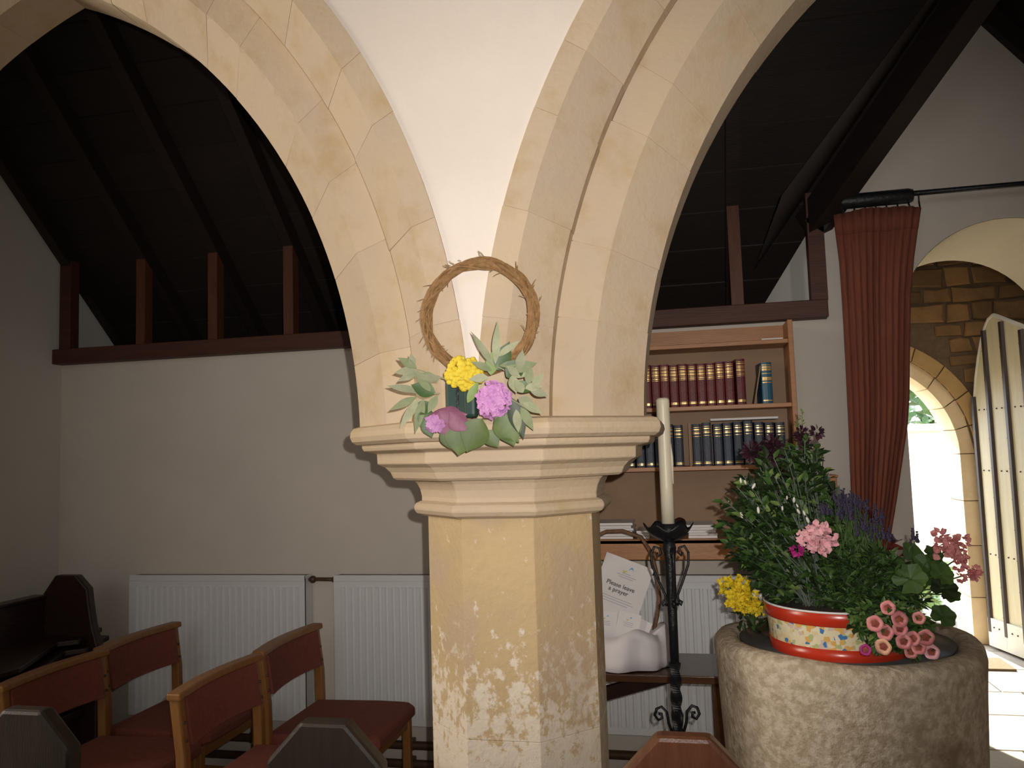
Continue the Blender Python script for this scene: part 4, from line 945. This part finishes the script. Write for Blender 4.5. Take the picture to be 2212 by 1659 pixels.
for i, (px, p0, p1, lab) in enumerate(((1733, 885, 1010, 'tall pale green flower spike rising against the bookcase side'), (1722, 905, 1020, 'shorter pale green flower spike beside the tallest one'))):
    a_, b_ = at_y(px, p0, 2.38), at_y(px-2, p1, 2.38); o = thing('green_spike', (0.33, 2.34, 1.095), lab, 'flower'); stem_to(o, (0.33, 2.34, 1.095), b_, mat=LEAFG); mb = MB(); mb.tube([b_, a_], [0.0022, 0.0012], 5)
    for k in range(22): mb.leaf(b_.lerp(a_, k/22), (rd.uniform(-1, 1), rd.uniform(-1, 1), 0.8), (0, 0, 1), 0.016, 0.008, 0.1, 0.3, 2)
    mb.build('bracts', LEAFL, o)
# pale hanging buds
bud = MB().ball((0, 0, 0), 0.0065, 8, 6, (0.8, 0.8, 2.0)).build('pale_bud', WHITEF, smooth=True); tag(bud, 'small white bud hanging in the dark green bush', 'bud', 'white buds in the bush')
buds = [(1638, 1102), (1602, 1113), (1573, 1080), (1610, 1042), (1628, 1050), (1690, 1098), (1725, 1105), (1737, 1108), (1700, 1075), (1722, 1092), (1715, 1080), (1745, 1124), (1600, 1038)]
for i, (px, py) in enumerate(buds):
    o = bud if i == 0 else piece(bud, None); o.location = at_y(px, py, 2.275); o.rotation_euler = (rd.uniform(-0.6, 0.6), rd.uniform(-0.6, 0.6), 0); k = rd.uniform(0.45, 0.85); o.scale = (k, k, k)
# coleus
o = thing('coleus', (0.47, 2.33, 1.095), 'dark red and orange leaves behind the lavender', 'plant')
for px, py, L_ in ((1905, 1185, 0.06), (1930, 1175, 0.06), (1920, 1205, 0.055), (1945, 1200, 0.05), (1890, 1170, 0.05), (1938, 1225, 0.05)):
    T = at_y(px, py, 2.32); stem_to(o, (0.47, 2.33, 1.095), T, 0.0018, COLEUS); MB().leaf(T, (rd.uniform(-0.2, 1), -0.4, rd.uniform(-0.5, 0.4)), (0, -0.5, 1), L_, 0.034, 0.3, 0.2, 5).build('leaf', COLEUS, o)
# geranium
ge = thing('geranium', (0.50, 2.26, 1.095), 'pink geranium leaning over the font edge towards the door', 'plant')
def round_leaf(root, c, nrm, r_, mat):
    c = Vector(c); nrm = Vector(nrm).normalized(); u_ = nrm.orthogonal().normalized(); v_ = nrm.cross(u_); vs = [c-nrm*r_*0.15]; n_ = 22
    for k in range(n_):
        t = 2*math.pi*k/n_; rr = r_*(1+0.10*math.sin(6*t))*(0.55 if k == 0 else 1); vs.append(c+(u_*math.cos(t)+v_*math.sin(t))*rr+nrm*0.05*r_*math.sin(5*t))
    MB().add(vs, [(0, 1+k, 1+(k+1) % n_) for k in range(n_)]).build('leaf', mat, root)
for px, py, r_ in ((1975, 1200, 30), (2010, 1230, 36), (2040, 1270, 26), (1965, 1250, 32), (2038, 1330, 24), (2035, 1240, 24), (1950, 1300, 26), (1940, 1230, 26), (1985, 1345, 24), (2055, 1285, 18), (1960, 1330, 22), (2018, 1195, 20), (1925, 1265, 24)):
    Y_ = 2.22+rd.uniform(-0.04, 0.06); T = at_y(px, py, Y_); stem_to(ge, (0.50+rd.uniform(-0.03, 0.02), 2.26, 1.095), T, 0.0018, LEAFG)
    round_leaf(ge, T, (rd.uniform(-0.6, 0.6), -0.8, rd.uniform(0.2, 0.9)), r_*2.15/F, LEAFD if rd.random() < 0.6 else LEAFG)
for px, py, r_, m_ in ((2050, 1180, 38, SALM), (2078, 1200, 24, SALM), (2092, 1240, 26, CALI)):
    T = at_y(px, py, 2.22); stem_to(ge, (0.52, 2.25, 1.095), T, 0.002, LEAFG); [frilly(ge, T+Vector((rd.uniform(-0.65, 0.65), rd.uniform(-0.3, 0.3), rd.uniform(-0.65, 0.65)))*(r_*2.15/F), r_*0.5*2.15/F, m_, px+k, 12, 0.8, 'floret') for k in range(8)]
# trailing stems touching the basin edge
rd = random.Random(91)
# yellow chrysanthemums behind the tub
ym = thing('chrysanthemum_bunch', (0.14, 2.45, 1.0), 'bunch of yellow chrysanthemums on the font edge, one white bloom among them', 'flowers')
for i, (px, py, r_, m_) in enumerate(((1576, 1268, 26, YELLOW), (1604, 1264, 24, YELLOW), (1622, 1290, 28, YELLOW), (1586, 1296, 22, YELLOW), (1634, 1312, 20, YELLOW), (1608, 1310, 18, YELLOW), (1643, 1276, 18, WHITEF))):
    c1 = at_y(px, py, 2.44); stem_to(ym, (0.16, 2.46, 0.99), c1, mat=LEAFG); ruffle(ym, c1, r_*2.42/F, m_, 100+i, 110)
mb = MB()
for k in range(40): mb.leaf((0.15+rd.uniform(-0.04, 0.05), 2.45+rd.uniform(-0.03, 0.03), 1.0+rd.uniform(0.0, 0.05)), rv()+Vector((0, -0.3, 0.3)), rv(), 0.03, 0.014, 0.2, 0.2, 3)
mb.build('leaves', LEAFD, ym, kind='stuff')

# ------------------------------------------------------------------ wreath on the capital
WY = 1.842
wc = at_y(1035, 683, WY); WR = 0.128
wr = thing('vine_wreath', (wc.x, WY, 1.602), 'ring of twisted brown vine leaning on the spandrel above the capital', 'wreath')
rd = random.Random(17)
WRX, WRZ = 0.131, 0.127
for s_ in range(26):
    ph = rd.uniform(0, 6.283); tw = rd.choice((-3, -2, 2, 3, 4)); r0 = rd.uniform(0.002, 0.0125); pts = []
    for k in range(61):
        t = 2*math.pi*k/60; a = ph+tw*t
        rr = r0*(1+0.15*math.sin(3*t+ph)); pts.append((wc.x+(WRX+rr*math.cos(a))*math.cos(t), WY+0.004+rr*math.sin(a), wc.z+(WRZ+rr*math.cos(a))*math.sin(t)))
    MB().tube(pts, 0.0030+rd.uniform(0, 0.0012), 5, cap=False).build('vine', VINE, wr)
mb = MB()
for k in range(34):
    t = rd.uniform(-0.6, 3.9); o_ = rd.choice((-1, 1, 1)); p_ = Vector((wc.x+(WRX+o_*0.012)*math.cos(t), WY-0.006, wc.z+(WRZ+o_*0.012)*math.sin(t)))
    d = Vector((math.cos(t)*o_-math.sin(t)*0.9, rd.uniform(-0.4, 0.1), math.sin(t)*o_+math.cos(t)*0.9)).normalized()*rd.uniform(0.006, 0.022)
    mb.tube([p_, p_+d*0.6, p_+d+rv(0.003)], [0.0012, 0.001, 0.0007], 4)
mb.build('twigs', VINE, wr)
P = lambda px, py, y=WY-0.03: at_y(px, py, y)
arr = thing('flower_arrangement', (wc.x, WY-0.02, 1.602), 'posy of yellow and lilac flowers with grey-green leaves at the foot of the wreath', 'flowers')
a_, b_ = P(962, 880, WY), P(1030, 800, WY)
MB().box(P(966, 850, WY).x, P(1030, 850, WY).x, WY-0.018, WY+0.02, 1.6025, P(1000, 795, WY).z).build('foam_holder', TEALP, arr, bevel=0.008)
MB().box(P(990, 850, WY).x, P(996, 850, WY).x, WY-0.021, WY+0.02, 1.6025, P(1000, 805, WY).z).build('tape', IRON, arr)
# yarrow head of many small domes
rd = random.Random(23); mb = MB(); c1 = P(1003, 806, WY-0.045); s_ = 1.8/F
for k in range(130):
    a = rd.uniform(0, 6.283); q = math.sqrt(rd.random())
    mb.ball(c1+RT*(40*q*math.cos(a)*s_)+UP*(36*q*math.sin(a)*s_)-FW*(0.012*(1-q*q))+FW*rd.uniform(0, 0.004), rd.uniform(5, 9)*s_, 7, 5)
mb.build('yarrow_head', YARROW, arr, smooth=True, kind='stuff'); stem_to(arr, P(1005, 900, WY-0.02), c1+FW*0.01)
def cluster(cpx, cpy, rx, ry, n_, mat, seed, name):
    rd = random.Random(seed); c = P(cpx, cpy, WY-0.045); mb = MB()
    for k in range(n_):
        a = rd.uniform(0, 6.283); q = math.sqrt(rd.random()); dpt = math.sqrt(max(0, 1-q*q))
        p_ = c+RT*(rx*q*math.cos(a)*s_)+UP*(ry*q*math.sin(a)*s_)-FW*(0.030*dpt); out = (RT*math.cos(a)*q+UP*math.sin(a)*q-FW*(dpt+0.2)).normalized()
        u_ = out.orthogonal().normalized(); v_ = out.cross(u_); t0 = rd.uniform(0, 6.28)
        for j in range(4):
            dd = u_*math.cos(t0+j*1.571)+v_*math.sin(t0+j*1.571); mb.leaf(p_, dd+out*0.35, out, 13*s_*rd.uniform(0.8, 1.2), 12*s_, rd.uniform(-0.2, 0.35), rd.uniform(-0.2, 0.3), 3)
    return mb.build(name, mat, arr, kind='stuff')
cluster(1068, 864, 36, 38, 75, LILAC, 3, 'hydrangea_head'); cluster(940, 915, 20, 14, 22, LILAC, 4, 'hydrangea_head')
# mauve tulip-like bloom
for (px, py, dx, dz, L_, w_, m_) in ((925, 900, 1, 0.10, 88, 46, MAUVE), (935, 915, 1, -0.1, 72, 40, MAUVE), (948, 888, 1, -0.20, 62, 44, MAUVE), (1005, 930, -0.6, 0.8, 55, 45, MAUVE)):
    MB().leaf(P(px, py, WY-0.06), RT*dx+UP*dz-FW*0.1, -FW+UP*0.4, L_*s_, w_*s_, 0.1, -0.5, 8).build('petal', m_, arr, smooth=True)
def big_leaf(px, py, dx, dz, L_, w_, mat, y=WY-0.045, curl=0.06, fold=0.22, lab=None):
    MB().leaf(P(px, py, y), RT*dx+UP*dz-FW*0.05, -FW+UP*0.25, L_*s_*1.12, w_*s_*1.1, curl, fold, 12).build('leaf', mat, arr, smooth=True)
for a_ in ((1040, 905, -0.45, -1, 72, 62, LEAFGL), (1000, 920, -0.15, -1, 60, 66, LEAFGL), (965, 915, 0.4, -1, 62, 50, LEAFGL), (1085, 890, 0.35, -1, 72, 60, LEAFGL), (1070, 900, 0.75, -0.8, 70, 50, LEAFGL), (1105, 860, 0.3, -1, 85, 36, LEAFD), (925, 880, -0.2, -1, 50, 36, LEAFG), (940, 850, -0.8, 0.3, 52, 34, LEAFG), (930, 870, -0.7, -0.5, 40, 30, LEAFG), (1075, 800, 0.4, 1, 62, 36, LEAFG), (1060, 810, 0.1, 1, 50, 26, LEAFL), (1095, 815, 0.6, 0.6, 50, 40, LEAFG), (1110, 830, 0.6, -0.2, 40, 26, LEAFG), (1010, 870, 0.4, 0.8, 50, 18, LEAFL), (1050, 930, 0.6, -0.8, 42, 34, LEAFGL), (920, 905, 0.3, -0.9, 40, 30, LEAFG)):
    big_leaf(*a_)
for a_ in ((1070, 785, 0.05, 1, 85, 17), (1066, 790, -0.55, 0.85, 82, 15), (1075, 770, 0.75, 0.55, 55, 14), (1062, 800, -0.7, 0.3, 45, 16), (1080, 790, 0.8, 0.1, 48, 14), (1055, 815, -0.9, -0.1, 40, 18), (1120, 800, 0.2, 1, 42, 20), (1110, 800, 0.75, 0.25, 48, 24), (1105, 812, 0.2, -0.7, 36, 22), (1120, 812, -0.6, 0.5, 32, 16), (1100, 805, 1, -0.1, 42, 20), (1135, 838, 0.9, 0.1, 34, 18), (1140, 830, 0.2, 1, 36, 18), (1150, 835, 0.6, 0.7, 34, 18), (1145, 842, 0.9, -0.3, 38, 18), (1130, 848, -0.4, 0.6, 30, 20), (1120, 860, 0.9, -0.5, 40, 24), (1125, 880, 0.5, -0.9, 52, 20), (1130, 870, 0.9, -0.5, 44, 18), (1115, 885, 0.1, -1, 46, 18),
           (900, 795, -0.8, 0.45, 44, 18), (898, 800, -0.95, -0.1, 44, 18), (905, 802, -0.85, -0.4, 48, 18), (895, 790, -0.3, 0.9, 26, 14), (915, 805, 0.6, -0.4, 36, 17), (920, 822, -0.6, 0.5, 32, 14), (912, 830, 0.1, -1, 26, 18), (950, 818, -0.9, 0.05, 42, 18), (905, 845, -1, 0.18, 66, 16), (900, 858, -0.95, -0.45, 62, 17), (905, 862, -0.6, -0.9, 72, 18), (915, 862, -0.25, -1, 72, 20), (930, 845, -0.5, 0.6, 46, 16), (945, 855, -0.4, -0.7, 40, 18)):
    big_leaf(*a_, LEAFS if a_[0] % 3 else LEAFS2, WY-0.05, 0.05, 0.3)
for q in (((960, 818), (925, 806), (890, 795)), ((950, 850), (925, 850), (890, 848)), ((1090, 800), (1072, 790), (1070, 760)), ((1100, 830), (1130, 840), (1150, 838)), ((1100, 860), (1120, 872), (1140, 885))):
    MB().tube([P(*z_, WY-0.045) for z_ in q], 0.0016, 5).build('stem', LEAFS, arr)
